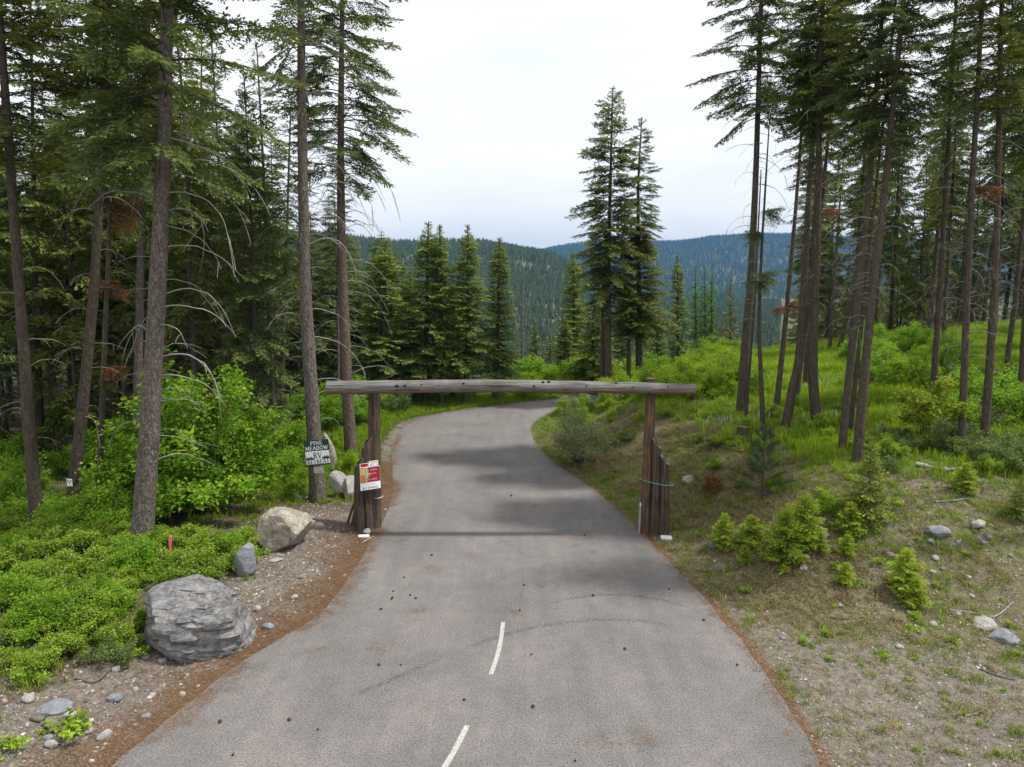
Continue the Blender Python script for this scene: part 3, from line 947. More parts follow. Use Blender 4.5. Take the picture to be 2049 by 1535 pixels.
def branch(L, rg, step=0.09, sp=0.085, sl=0.14, sw=0.036, bare=0.22, rise=0.25, droop=0.42, twmax=0.6, wood=0.016, keep=1.0, hang=0.2):
    t = np.linspace(0, 1, 7)
    side = rg.normal() * 0.08
    axis = lambda u: np.stack([L * u, L * side * u * u, L * (rise * u - droop * u * u + 0.10 * u ** 4)], -1)
    P = axis(t)
    PP, DD, LL = [], [], []
    n = max(3, int(L * (1 - bare) / step))
    for u in np.linspace(bare, 0.985, n):
        if rg.random() > keep: continue
        p = axis(np.array(u))
        tg = axis(np.array(min(u + .03, 1.03))) - axis(np.array(u - .03)); tg /= np.linalg.norm(tg)
        tl = twmax * (min(1, (u - bare) * 5 + 0.45)) * (1 - u) ** 0.62 * rg.uniform(.6, 1.1) + 0.09
        for s in (-1, 1):
            if rg.random() < 0.12: continue
            ph = R(rg.normal(52, 11))
            lat = np.array([-tg[1], tg[0], 0]); lat /= np.linalg.norm(lat) + 1e-9
            d = tg * math.cos(ph) + lat * s * math.sin(ph) + np.array([0, 0, -hang + rg.normal() * 0.16])
            d /= np.linalg.norm(d)
            k = max(1, int(tl / sp))
            q = (np.arange(k) + rg.random() * .6) / k
            base = p + np.outer(q * tl, d) + np.outer(q * q * tl, [0, 0, -0.22])
            l2 = np.array([-d[1], d[0], 0]); l2 /= np.linalg.norm(l2) + 1e-9
            for s2 in (-1, 1):
                dd = d * 0.78 + l2 * s2 * 0.62 + rg.normal(size=(k, 3)) * (0.10, 0.10, 0.22)
                PP.append(base); DD.append(dd); LL.append(sl * (1.0 - 0.35 * q) * rg.uniform(.75, 1.25, k))
            PP.append((p + d * tl * 0.9)[None]); DD.append(d[None]); LL.append(np.array([sl * 1.1]))
    if PP:
        PP = np.concatenate(PP); DD = np.concatenate(DD); LL = np.concatenate(LL)
        V, F = strips(PP, DD, LL, sw * rg.uniform(.7, 1.3, len(PP)), rg)
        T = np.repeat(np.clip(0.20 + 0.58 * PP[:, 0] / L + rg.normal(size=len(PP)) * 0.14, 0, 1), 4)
    else:
        V, F, T = np.zeros((0, 3)), np.zeros((0, 4), int), np.zeros(0)
    WV, WF = tube(P, np.linspace(wood, wood * .3, 7) * L ** 0.5, 4)
    return dict(L=L, V=V, F=F, T=T, WV=WV, WF=WF)

def rotm(az, el, roll=0.0):
    return np.array(Matrix.Rotation(az, 3, 'Z') @ Matrix.Rotation(-el, 3, 'Y') @ Matrix.Rotation(roll, 3, 'X'))

def crown_mesh(name, Lc, Rad, nb, seed, mat, profile, gaps=0.08, elev=(0.55, -0.2), lens=(0.7, 1.5, 2.6), zpow=1.0, **kw):
    rg = np.random.default_rng(seed)
    protos = []
    for L in lens:
        for _ in range(3):
            protos.append(branch(L, rg, **kw))
    A = Acc()
    for i in range(nb):
        h = ((i + rg.random()) / nb) ** zpow
        if rg.random() < gaps: continue
        L = max(0.18, Rad * profile(h) * rg.uniform(.55, 1.2))
        cand = sorted(protos, key=lambda p: abs(math.log(p['L'] / L)))[:3]
        p = cand[rg.integers(3)]
        s = L / p['L']
        az = i * 2.39996 + rg.normal() * 0.5
        el = elev[1] + (elev[0] - elev[1]) * h ** 1.3 + rg.normal() * 0.17
        Mx = rotm(az, el, rg.normal() * 0.25) * s
        z = h * Lc
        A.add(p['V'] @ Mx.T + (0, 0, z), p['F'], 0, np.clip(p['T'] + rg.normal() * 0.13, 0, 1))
        A.add(p['WV'] @ Mx.T + (0, 0, z), p['WF'], 1)
    # leader
    V, F = strips(np.stack([np.zeros(10), np.zeros(10), np.linspace(Lc * .97, Lc, 10)], 1), rg.normal(size=(10, 3)) * .4 + (0, 0, 1), 0.25, 0.05, rg)
    A.add(V, F, 0, 0.6)
    return A.mesh(name, [mat, M['twig']])

prof_cone = lambda h: (1 - h) ** 0.72 * min(1, 0.75 + h * 3)
prof_open = lambda h: (1 - h) ** 0.6 * min(1, 0.62 + h * 2.2)
prof_tall = lambda h: (1 - h ** 1.5) ** 0.8 * min(1, 0.6 + h * 2)
CR = {}
def crown(key, Lc, Rad, *a, **k):
    CR[key] = (crown_mesh('crown_' + key, Lc, Rad, *a, **k), Lc, Rad)
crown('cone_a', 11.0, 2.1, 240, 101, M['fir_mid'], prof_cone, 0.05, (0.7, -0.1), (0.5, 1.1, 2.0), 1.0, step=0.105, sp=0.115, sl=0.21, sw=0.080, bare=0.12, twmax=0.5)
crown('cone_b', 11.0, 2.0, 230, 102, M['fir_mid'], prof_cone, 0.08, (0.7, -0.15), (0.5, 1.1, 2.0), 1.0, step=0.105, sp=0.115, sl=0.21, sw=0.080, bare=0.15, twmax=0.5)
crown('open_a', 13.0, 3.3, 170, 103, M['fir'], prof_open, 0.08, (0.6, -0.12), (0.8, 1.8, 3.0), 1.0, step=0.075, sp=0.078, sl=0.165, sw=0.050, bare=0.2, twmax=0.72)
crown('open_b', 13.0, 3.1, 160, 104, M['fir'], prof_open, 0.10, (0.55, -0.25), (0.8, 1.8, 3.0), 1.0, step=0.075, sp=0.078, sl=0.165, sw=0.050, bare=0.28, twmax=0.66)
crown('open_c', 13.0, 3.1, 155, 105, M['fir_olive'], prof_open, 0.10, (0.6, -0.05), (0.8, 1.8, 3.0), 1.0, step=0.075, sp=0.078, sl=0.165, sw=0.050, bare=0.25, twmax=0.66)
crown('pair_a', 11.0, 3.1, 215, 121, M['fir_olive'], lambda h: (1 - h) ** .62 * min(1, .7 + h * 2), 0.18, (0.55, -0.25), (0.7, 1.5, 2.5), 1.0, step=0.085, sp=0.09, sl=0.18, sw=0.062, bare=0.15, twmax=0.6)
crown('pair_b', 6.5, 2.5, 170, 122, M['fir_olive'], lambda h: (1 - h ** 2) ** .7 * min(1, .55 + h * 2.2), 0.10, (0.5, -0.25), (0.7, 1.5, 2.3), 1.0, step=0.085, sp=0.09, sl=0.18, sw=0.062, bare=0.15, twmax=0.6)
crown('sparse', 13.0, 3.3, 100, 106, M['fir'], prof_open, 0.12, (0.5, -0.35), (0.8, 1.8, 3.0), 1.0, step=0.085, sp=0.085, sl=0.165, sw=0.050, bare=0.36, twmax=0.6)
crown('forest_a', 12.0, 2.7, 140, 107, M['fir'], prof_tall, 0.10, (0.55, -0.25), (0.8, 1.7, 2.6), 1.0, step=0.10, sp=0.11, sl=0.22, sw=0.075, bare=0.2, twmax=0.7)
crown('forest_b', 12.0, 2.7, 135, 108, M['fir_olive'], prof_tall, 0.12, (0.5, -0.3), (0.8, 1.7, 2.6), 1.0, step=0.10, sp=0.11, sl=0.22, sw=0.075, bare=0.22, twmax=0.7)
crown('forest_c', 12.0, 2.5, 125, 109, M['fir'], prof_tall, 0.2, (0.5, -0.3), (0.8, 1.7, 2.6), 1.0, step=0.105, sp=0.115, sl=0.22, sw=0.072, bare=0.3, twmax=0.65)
crown('far_a', 11.0, 2.1, 120, 110, M['fir'], prof_cone, 0.06, (0.6, -0.15), (0.6, 1.2, 2.0), 1.0, step=0.20, sp=0.22, sl=0.40, sw=0.17, bare=0.08, twmax=0.55)
crown('far_b', 11.0, 2.2, 110, 111, M['fir_olive'], prof_cone, 0.10, (0.6, -0.2), (0.6, 1.2, 2.0), 1.0, step=0.20, sp=0.22, sl=0.40, sw=0.17, bare=0.1, twmax=0.55)
crown('larch', 9.0, 1.15, 150, 112, M['larch'], prof_cone, 0.05, (0.5, -0.1), (0.4, 0.8, 1.2), 1.0, step=0.12, sp=0.13, sl=0.20, sw=0.085, bare=0.08, twmax=0.3)
crown('pale', 8.0, 1.9, 110, 113, M['pale_pine'], prof_cone, 0.12, (0.6, 0.1), (0.6, 1.2, 2.0), 1.0, step=0.15, sp=0.16, sl=0.26, sw=0.10, bare=0.2, twmax=0.45)
crown('light', 7.0, 2.1, 130, 114, M['fir_light'], prof_tall, 0.08, (0.4, -0.35), (0.6, 1.2, 2.0), 1.0, step=0.12, sp=0.13, sl=0.24, sw=0.095, bare=0.12, twmax=0.6)
crown('sap_a', 1.2, 0.72, 80, 115, M['sapling'], lambda h: (1 - h) ** .6 * min(1, .8 + h), 0.16, (0.9, 0.05), (0.25, 0.45, 0.65), 1.0, step=0.05, sp=0.05, sl=0.085, sw=0.036, bare=0.1, twmax=0.22, wood=0.012)
crown('sap_b', 2.2, 0.8, 95, 116, M['fir_light'], lambda h: (1 - h) ** .8 * min(1, .7 + h), 0.06, (0.7, 0.0), (0.3, 0.55, 0.85), 1.0, step=0.06, sp=0.06, sl=0.10, sw=0.038, bare=0.15, twmax=0.25, wood=0.012)

def long_pine(name, Lc, Rad, nb, seed, mat, nl=0.16):
    """open young pine: long needles in tufts at branch ends"""
    rg = np.random.default_rng(seed)
    A = Acc()
    for i in range(nb):
        h = (i + rg.random()) / nb
        L = Rad * (1 - h) ** .6 * rg.uniform(.6, 1.1) + .12
        az = i * 2.4 + rg.normal() * .4; el = 0.25 + .5 * h + rg.normal() * .1
        d = np.array([math.cos(az) * math.cos(el), math.sin(az) * math.cos(el), math.sin(el)])
        P = np.array([d * L * t + (0, 0, h * Lc + 0.06 * t * t) for t in np.linspace(0, 1, 5)])
        V, F = tube(P, np.linspace(.010, .005, 5), 4)
        A.add(V, F, 1)
        n = int(90 + 120 * L)
        q = rg.uniform(.35, 1, n)
        base = P[0] + np.outer(q, P[-1] - P[0])
        D = d * 0.7 + rg.normal(size=(n, 3)) * 0.62
        V, F = strips(base, D, nl * rg.uniform(.7, 1.2, n), 0.010, rg, 0.2)
        A.add(V, F, 0, np.repeat(np.clip(rg.normal(.5, .2, n), 0, 1), 4))
    V, F = tube([(0, 0, -.05), (0.02, 0, Lc * .5), (0, 0, Lc)], [.03, .02, .008], 6)
    A.add(V, F, 1)
    return A.mesh(name, [mat, M['twig']])

def dead_branch_mesh(L, seed, sub=4, r0=0.020, curve=0.75, rise=0.35):
    rg = np.random.default_rng(seed)
    A = Acc()
    t = np.linspace(0, 1, 11)
    sw = rg.normal() * .25
    P = np.stack([L * (t - 0.18 * t ** 3 * curve), L * sw * t * t, L * (rise * t - curve * t ** 2.2)], 1)
    P[1:-1] += rg.normal(size=(9, 3)) * 0.004 * L
    V, F = tube(P, r0 * L ** .4 * (1 - t * .78), 5)
    A.add(V, F, 0, .5, True)
    for k in range(sub):
        i = rg.integers(3, 10)
        d = (P[i] - P[i - 1]); d /= np.linalg.norm(d)
        lat = np.array([-d[1], d[0], 0]) * rg.choice([-1, 1])
        dd = d * .7 + lat * .7 + (0, 0, -.2 + rg.normal() * .2)
        l = L * rg.uniform(.12, .4)
        q = np.linspace(0, 1, 5)
        Q = P[i] + np.outer(q * l, dd) + np.outer(q * q * l, (0, 0, -.3))
        V, F = tube(Q, np.linspace(r0 * .45, .003, 5), 4)
        A.add(V, F, 0, .5, True)
    return A.mesh('dead_branch', [M['dead']])
DEAD = [dead_branch_mesh(1.0, 200 + k, 1 + k % 3, 0.0105, c, r) for k, (c, r) in enumerate([(.8, .35), (.65, .30), (.95, .45), (.5, .2), (.75, .25), (1.05, .5), (.4, .05), (.6, .4), (.85, .15), (.3, -.05)])]

def merged_dead(name, z0, z1, n, seed, lmin=.5, lmax=1.8, fine=0):
    rg = np.random.default_rng(seed)
    A = Acc()
    for k in range(n):
        me = DEAD[rg.integers(len(DEAD))]
        V = np.empty(len(me.vertices) * 3); me.vertices.foreach_get('co', V); V = V.reshape(-1, 3)
        F = np.array([p.vertices[:] for p in me.polygons])
        s = rg.uniform(lmin, lmax)
        Mx = rotm(rg.uniform(0, 6.28), rg.normal() * .15, rg.normal() * .5) * s
        A.add(V @ Mx.T + (0, 0, rg.uniform(z0, z1)), F, 0, .5, True)
    return A.mesh(name, [M['dead_dark']])

def trunk_mesh(P, r0, r1, mat, seed, n=12, m=26, flare=1.14):
    P = curve_pts(P, m)
    L = np.concatenate([[0], np.cumsum(np.linalg.norm(np.diff(P, axis=0), axis=1))])
    q = L / L[-1]
    rad = r0 + (r1 - r0) * q ** 0.9
    rad = rad * (1 + (flare - 1) * np.exp(-L / 0.5))
    V, F = tube(P, rad, n, wob=0.05, seed=seed)
    A = Acc()
    A.add(V, F, 0, .5, True)
    return A.mesh('trunk', [mat])

def on_ground_at(px, Y):
    d = ray(px, 767.5)
    X = d[0] * Y / d[1]
    for _ in range(3):
        z = zat(X, Y)
        X = (px - 1024.5) / FPX * (Y * CP + (CAM_H - z) * SP)
    return np.array([X, Y, zat(X, Y)])

def hero(label, px_pts, wpx, H, ckey, cbase, crad=1.0, bark='bark', ndead=0, dz=(2.5, 10), dlen=(.8, 2.2), cat='tree', name='fir_tree', seed=0, az=None, group=None, extra_cr=None, clen=None, taper=0.5, Y=None, twigs=None):
    rg = np.random.default_rng(1000 + seed)
    b = ground_at(*px_pts[0]) if Y is None else on_ground_at(px_pts[0][0], Y)
    pts = [at_plane(px, py, b[1]) for px, py in px_pts]
    pts[0] = b.copy()
    rel = [p - b for p in pts]
    rel[0] = np.array([0, 0, -0.15])
    d = rel[-1] - rel[-2]; d = d / d[2]
    d = np.clip(d, -.12, .12); d[2] = 1
    if rel[-1][2] < H:
        rel.append(rel[-1] + d * (H - rel[-1][2]))
    rel = np.array(rel)
    depth = b[1] * CP + (CAM_H - b[2]) * SP
    r0 = wpx / 2 / FPX * depth
    t = thing(name, label, cat, tuple(b), group=group)
    top = rel[-1]
    Hh = top[2]
    pos = lambda z: np.array([np.interp(z, rel[:, 2], rel[:, k]) for k in range(3)])
    def along(z):
        return curve_z(z)
    # smooth path used for both the trunk and what is fixed on it
    C = curve_pts(rel, 80)
    def curve_z(z):
        return np.array([np.interp(z, C[:, 2], C[:, 0]), np.interp(z, C[:, 2], C[:, 1]), z])
    ob('trunk', trunk_mesh(rel, r0, 0.03 if ckey else 0.02, M[bark], seed, 14, 34), t)
    def put(key, z0, z1, rs, rz):
        me, Lc, Rd = CR[key]
        a, e = curve_z(z0), curve_z(z1)
        v = Vector(e - a)
        q = Vector((0, 0, 1)).rotation_difference(v.normalized())
        o = ob('crown', me, t, tuple(a), (0, 0, 0), (rs, rs, v.length / Lc))
        o.rotation_mode = 'QUATERNION'
        o.rotation_quaternion = q @ Euler((0, 0, rz)).to_quaternion()
    if ckey:
        put(ckey, cbase, min(Hh, (cbase + clen) if clen else Hh), crad, az if az is not None else rg.uniform(0, 6.28))
    for (k2, z0, z1, rs) in (extra_cr or []):
        put(k2, z0, z1, rs, rg.uniform(0, 6.28))
    for k in range(ndead):
        z = dz[0] + (dz[1] - dz[0]) * ((k + rg.random()) / ndead)
        p = curve_z(z)
        a = (k * 2.4 + rg.normal() * .6)
        if math.sin(a) < -.55: a = a + math.pi * (.5 if math.cos(a) > 0 else -.5) * .9
        rr = r0 * (1 - .9 * z / Hh)
        s = rg.uniform(*dlen) * (0.65 + 0.35 * (z - dz[0]) / max(.1, dz[1] - dz[0]))
        ob('dead_branch', DEAD[rg.integers(len(DEAD))], t, (p[0] + math.cos(a) * rr * .7, p[1] + math.sin(a) * rr * .7, z), (rg.normal() * .5, rg.normal() * .12, a), s)
    if twigs:
        z0, z1, n, lo, hi = twigs
        p = curve_z((z0 + z1) / 2)
        o = ob('dead_twigs', merged_dead('dead_twigs', z0 - p[2], z1 - p[2], n, seed + 50, lo, hi), t, tuple(p))
        sl = curve_z(z1) - curve_z(z0)
        o.rotation_mode = 'QUATERNION'
        o.rotation_quaternion = Vector((0, 0, 1)).rotation_difference(Vector(sl).normalized())
        o['kind'] = 'stuff'
    return t, curve_z, r0

def spray_mesh(seed, n=7, L=0.8, mat='rust', **kw):
    rg = np.random.default_rng(seed)
    A = Acc()
    for k in range(n):
        p = branch(L * rg.uniform(.6, 1.1), rg, step=.06, sp=.06, sl=.10, sw=.022, bare=.15, twmax=.35, hang=.3, wood=.010)
        Mx = rotm(rg.normal() * .8, rg.normal() * .25, rg.normal() * .5)
        A.add(p['V'] @ Mx.T, p['F'], 0, p['T'])
        A.add(p['WV'] @ Mx.T, p['WF'], 1)
    return A.mesh('dead_spray', [M[mat], M['twig']])
RUST = [spray_mesh(301 + k) for k in range(3)]

# ---- the trees one can tell apart, near to far
T1, c1, r1_ = hero('thick fir trunk with long grey dead branches beside the big maple shrub', [(281, 1102), (297, 900), (309, 700), (318, 520), (329, 250), (334, 60)], 45, 25, 'open_a', 10.6, 1.1, 'bark', 36, (2.6, 12.5), (1.0, 3.3), seed=1)
T2, c2, r2_ = hero('tall fir carrying the green and white sign', [(637, 1002), (624, 800), (612, 600), (607, 400), (604, 200), (602, 0)], 32, 26, 'sparse', 14.0, 0.95, 'bark', 44, (2.8, 16), (0.9, 2.8), seed=2, twigs=(9, 16, 40, .6, 1.6))
T3, c3, r3_ = hero('slim fir behind the end of the gateway beam, foliage reaching over the sky', [(703, 906), (694, 760), (686, 560), (682, 380), (683, 150), (685, 0)], 25, 26, 'open_b', 12.2, 1.12, 'bark_warm', 42, (2.5, 14.5), (0.9, 2.9), seed=3, twigs=(10, 15, 55, .8, 2.4))
T4, c4, r4_ = hero('leaning fir trunk at the picture edge above the fern-green shrubs', [(76, 1068), (58, 850), (44, 650), (28, 430), (15, 250)], 26, 24, 'open_c', 11.0, 1.0, 'bark_dark', 10, (3, 9), (.7, 1.8), seed=4)
T5, c5, r5_ = hero('dark fir with a small white trail placard nailed to it', [(140, 1042), (156, 900), (175, 720), (189, 560), (203, 300)], 25, 24, 'open_c', 13.2, 0.9, 'bark_dark', 16, (3, 12), (.7, 1.9), seed=5)
T6, c6, r6_ = hero('thin dark fir with rust-red dead sprays', [(198, 1022), (203, 860), (209, 700), (216, 540), (222, 380)], 13, 19, 'forest_c', 10.5, 0.75, 'bark_dark', 8, (3, 10), (.5, 1.2), seed=6)
T7, c7, r7_ = hero('straight fir trunk showing just behind the thick trunk', [(270, 960), (275, 800), (280, 600), (284, 400), (287, 250)], 20, 24, 'open_b', 10.5, 0.9, 'bark', 18, (3, 12), (.7, 2), seed=7)
hero('slim fir between the leaning trunk and the placard fir', [(82, 905), (77, 750), (72, 600), (68, 380)], 15, 22, 'forest_a', 10.5, .95, 'bark_dark', 10, (3, 11), (.6, 1.8), seed=8)
hero('fir trunk rising behind the top of the big maple shrub', [(394, 830), (398, 640), (401, 450), (402, 300)], 18, 22, 'forest_b', 9.5, 1.05, 'bark_dark', 16, (2, 12), (.8, 2.2), seed=9)
hero('thin pale fir trunk between the maple shrub and the sign fir', [(563, 852), (567, 700), (571, 560), (576, 400)], 10, 17, 'forest_c', 8.5, .8, 'bark', 14, (2, 9), (.5, 1.5), seed=10, twigs=(1, 8, 30, .5, 1.5))
hero('thin grey stem close behind the slim fir at the beam', [(677, 850), (677, 740), (676, 620), (676, 500)], 7, 14, 'forest_c', 7.5, .6, 'bark', 6, (2, 7), (.4, 1.0), seed=11)

for (z, a, k, s) in ((5.0, -0.4, 0, 1.1), (7.7, 0.3, 1, 1.3), (10.2, -0.2, 2, 1.4), (10.6, 2.6, 0, 1.0)):
    p = c6(z)
    ob('dead_spray', RUST[k], T6, tuple(p), (0, 0, a), s)

# beyond the bend
BEND = [
    ('full fir beyond the road bend with a forked twin top', [(850, 806), (854, 640), (857, 447)], 14, 'cone_b', 0.9, 1.25, 21),
    ('shorter crown joined to the forked fir beyond the bend', [(884, 808), (882, 640), (880, 453)], 12, 'cone_a', 1.2, 0.95, 22),
    ('dark evenly pointed fir standing alone beyond the bend', [(933, 806), (935, 640), (936, 452)], 14, 'cone_a', 2.0, 0.95, 23),
    ('fir with a narrow spire top beside the grey dead tree', [(990, 802), (996, 650), (1000, 478)], 13, 'cone_b', 1.6, 0.92, 24),
    ('bushy low-branched fir beside the slim trunks behind the beam', [(765, 812), (768, 640), (771, 482)], 12, 'cone_b', 1.2, 1.25, 25),
    ('darker fir half hidden behind the forked fir', [(815, 800), (818, 660), (820, 545)], 10, 'cone_a', 1.0, 1.0, 26),
    ('short fir filling the gap right of the spire-topped fir', [(905, 795), (906, 680), (907, 570)], 10, 'cone_b', 1.0, 0.85, 27),
]
for lab, pts, w, ck, cb, cr_, sd_ in BEND:
    b = ground_at(*pts[0])
    H = at_plane(*pts[-1], b[1])[2] - b[2]
    hero(lab, pts, w, H, ck, cb, cr_, 'bark_dark', 6, (1.2, 4), (.5, 1.2), seed=sd_)
# the pale dead tree
b = on_ground_at(1044, 58)
H = at_plane(1043, 572, b[1])[2] - b[2]
t, cz, _ = hero('bare grey dead tree standing beyond the bend', [(1046, 775), (1044, 680), (1043, 572)], 7, H, None, 0, 1, 'bark', 14, (1.2, H - 1.2), (.6, 1.3), seed=30, Y=58, name='dead_tree', twigs=(1.0, H - .3, 150, .25, 1.1))
for k in range(3):
    p = cz(1.0 + .9 * k); ob('dead_spray', RUST[k], t, tuple(p), (0, 0, k * 2.2), 0.9)

PAIR = [
    ('tallest fir over the road bend with a broad full crown', [(1216, 772), (1217, 560), (1221, 380), (1226, 176)], 17, 'pair_a', 7.6, 0.98, 31, [('sparse', 5.6, 9.5, .62)]),
    ('second tall fir with a dense dark skirt and thin spire', [(1279, 768), (1278, 560), (1277, 380), (1284, 236)], 16, 'open_b', 9.0, 0.62, 32, [('pair_b', 3.9, 10.4, 1.0), ('pair_b', 9.2, 10.9, .52)]),
    ('thin bare stem at the foot of the dark-skirted fir', [(1258, 768), (1258, 640), (1258, 560)], 12, 'cone_b', 4.0, 0.7, 33, None),
    ('second stem clinging to the tallest fir', [(1204, 768), (1207, 600), (1213, 440)], 11, 'forest_c', 6.0, 0.6, 34, None),
]
for (lab, pts, w, ck, cb, cr_, sd_, ex), YY in zip(PAIR, (44.6, 45.6, 45.1, 44.9)):
    b = on_ground_at(pts[0][0], YY)
    H = at_plane(*pts[-1], b[1])[2] - b[2]
    hero(lab, pts, w, H, ck, cb, cr_, 'bark_dark', 8, (2.0, cb), (.5, 1.4), seed=sd_, extra_cr=ex, Y=YY)
OTHER = [
    ('light olive fir in front of the tallest fir', [(1186, 778), (1187, 690), (1188, 590)], 10, 'light', 0.8, 1.0, 41, 'bark_dark'),
    ('broken-topped fir left of the olive fir', [(1150, 770), (1148, 640), (1146, 505)], 11, 'cone_a', 1.5, 0.95, 42, 'bark_dark'),
    ('pointed fir behind the bright shrubs on the mound', [(1358, 718), (1356, 620), (1355, 512)], 11, 'cone_b', 0.8, 0.85, 43, 'bark_dark'),
    ('shortest of three bright green larches', [(1394, 712), (1392, 620), (1391, 536)], 7, 'larch', 0.8, 0.9, 44, 'bark'),
    ('middle bright green larch, straight and narrow', [(1412, 714), (1411, 620), (1410, 538)], 7, 'larch', 0.8, 1.0, 45, 'bark'),
    ('bright green larch with the bare needle-thin top', [(1424, 712), (1424, 620), (1425, 531)], 7, 'larch', 0.8, 0.8, 46, 'bark'),
    ('pale yellowish pine behind the larches', [(1461, 712), (1461, 630), (1462, 552)], 8, 'pale', 0.8, 0.9, 47, 'bark'),
    ('low dark fir under the olive fir', [(1130, 775), (1130, 710), (1131, 640)], 8, 'cone_a', .5, .8, 48, 'bark_dark'),
    ('olive fir between the two tall firs and the mound', [(1315, 735), (1315, 680), (1316, 620)], 8, 'cone_b', .5, .8, 49, 'bark_dark'),
]
for (lab, pts, w, ck, cb, cr_, sd_, bk), YY in zip(OTHER, (49.5, 59, 63, 68, 67, 66, 72, 56, 60)):
    b = on_ground_at(pts[0][0], YY)
    H = at_plane(*pts[-1], b[1])[2] - b[2]
    hero(lab, pts, w, H, ck, cb, cr_, bk, 3, (.8, 2.5), (.4, .9), seed=sd_, Y=YY, name='larch_tree' if ck == 'larch' else ('pine_tree' if ck == 'pale' else 'fir_tree'))

RIGHT = [
    ('fir at the meadow edge whose crown stands against the sky', [(1482, 825), (1491, 690), (1502, 560), (1513, 330), (1523, 0)], 23, 27, 'open_b', 12.0, 1.05, 'bark_dark', 18, (5, 12.5), (.7, 2.0), 51),
    ('slender stem leaning past the meadow-edge fir', [(1492, 842), (1501, 720), (1510, 600), (1516, 480)], 9, 13, None, 0, 1, 'bark_dark', 8, (4, 12), (.4, 1.2), 52),
    ('thin fir with a dark tuft of foliage at mid height', [(1528, 860), (1522, 740), (1519, 640), (1524, 500), (1530, 400)], 13, 15, None, 0, 1, 'bark_dark', 14, (3, 14), (.4, 1.4), 53),
    ('thin fir with an orange dead spray above the meadow', [(1553, 818), (1564, 720), (1576, 600), (1592, 420), (1607, 220)], 15, 20, 'forest_c', 11.5, .75, 'bark_dark', 12, (3, 11), (.5, 1.4), 54),
    ('fir with a curved sabre-shaped foot', [(1572, 852), (1585, 780), (1598, 720), (1607, 600), (1618, 400), (1632, 200)], 23, 24, 'forest_a', 11.0, .9, 'bark_dark', 16, (3.5, 11), (.6, 1.8), 55),
    ('leaning fir crossing behind the sabre-footed fir', [(1592, 800), (1606, 700), (1622, 600), (1640, 450), (1655, 300)], 15, 22, 'open_c', 11.0, .8, 'bark_dark', 14, (3, 11), (.6, 1.7), 56),
    ('stout fir with a kinked foot in the sunny meadow', [(1637, 848), (1628, 780), (1627, 700), (1634, 500), (1640, 250)], 26, 26, 'open_c', 11.5, 1.0, 'bark_dark', 22, (4, 12), (.6, 2.0), 57),
    ('partner fir close behind the nearest bank-top trunk', [(1684, 902), (1699, 750), (1716, 600), (1735, 420), (1748, 250)], 20, 25, 'open_c', 10.5, .95, 'bark_dark', 22, (4, 11), (.6, 1.9), 58),
    ('bank-top fir trunk standing nearest the road', [(1716, 922), (1729, 760), (1745, 600), (1768, 400), (1790, 180)], 25, 26, 'open_b', 9.6, 1.05, 'bark_dark', 26, (4, 10.5), (.6, 2.0), 59),
    ('slim trunk in the shade between the stout firs', [(1698, 735), (1704, 640), (1712, 560), (1722, 420)], 10, 20, 'forest_b', 8.0, .9, 'bark_dark', 8, (2, 9), (.5, 1.5), 60),
    ('fir rising out of the yellow-green maple', [(1866, 805), (1874, 680), (1882, 560), (1891, 400)], 16, 24, 'sparse', 10.0, .9, 'bark_dark', 18, (3, 11), (.6, 1.9), 61),
    ('nearer of two firs in the dull snowberry patch', [(1924, 900), (1929, 760), (1935, 600), (1945, 380), (1955, 200)], 19, 25, 'sparse', 10.5, 1.0, 'bark_dark', 22, (3, 11), (.6, 2.0), 62),
    ('farther fir in the dull snowberry patch', [(1968, 893), (1977, 780), (1986, 640), (1995, 440), (2000, 200)], 21, 25, 'open_c', 10.5, 1.0, 'bark_dark', 20, (3, 11), (.6, 2.0), 63),
    ('shaded fir cut by the picture edge above the snowberry', [(2036, 842), (2046, 740), (2054, 600), (2062, 450)], 18, 24, 'forest_a', 9.5, 1.1, 'bark_dark', 12, (3, 10), (.6, 1.8), 64),
    ('slim shaded trunk behind the snowberry firs', [(2008, 790), (2020, 690), (2034, 580), (2048, 430)], 14, 22, 'forest_b', 9.0, 1.0, 'bark_dark', 10, (2, 9), (.6, 1.6), 65),
    ('small stem on the crest of the meadow', [(1660, 690), (1666, 610), (1674, 500)], 10, 18, 'forest_c', 9, .8, 'bark_dark', 6, (2, 8), (.5, 1.3), 66),
    ('short leaning trunk on the crest of the meadow', [(1676, 728), (1686, 670), (1700, 600)], 12, 18, 'forest_b', 8, .9, 'bark_dark', 6, (2, 8), (.5, 1.3), 67),
    ('fir behind the kinked-foot fir with paired trunks', [(1612, 775), (1615, 700), (1620, 600), (1628, 480)], 14, 22, 'forest_a', 9.5, .95, 'bark_dark', 12, (2, 10), (.5, 1.6), 68),
    ('slim stem touching the bank-top partner trunk', [(1699, 872), (1714, 740), (1728, 610), (1744, 460)], 12, 19, 'forest_c', 9.5, .8, 'bark_dark', 8, (3, 10), (.5, 1.5), 69),
]
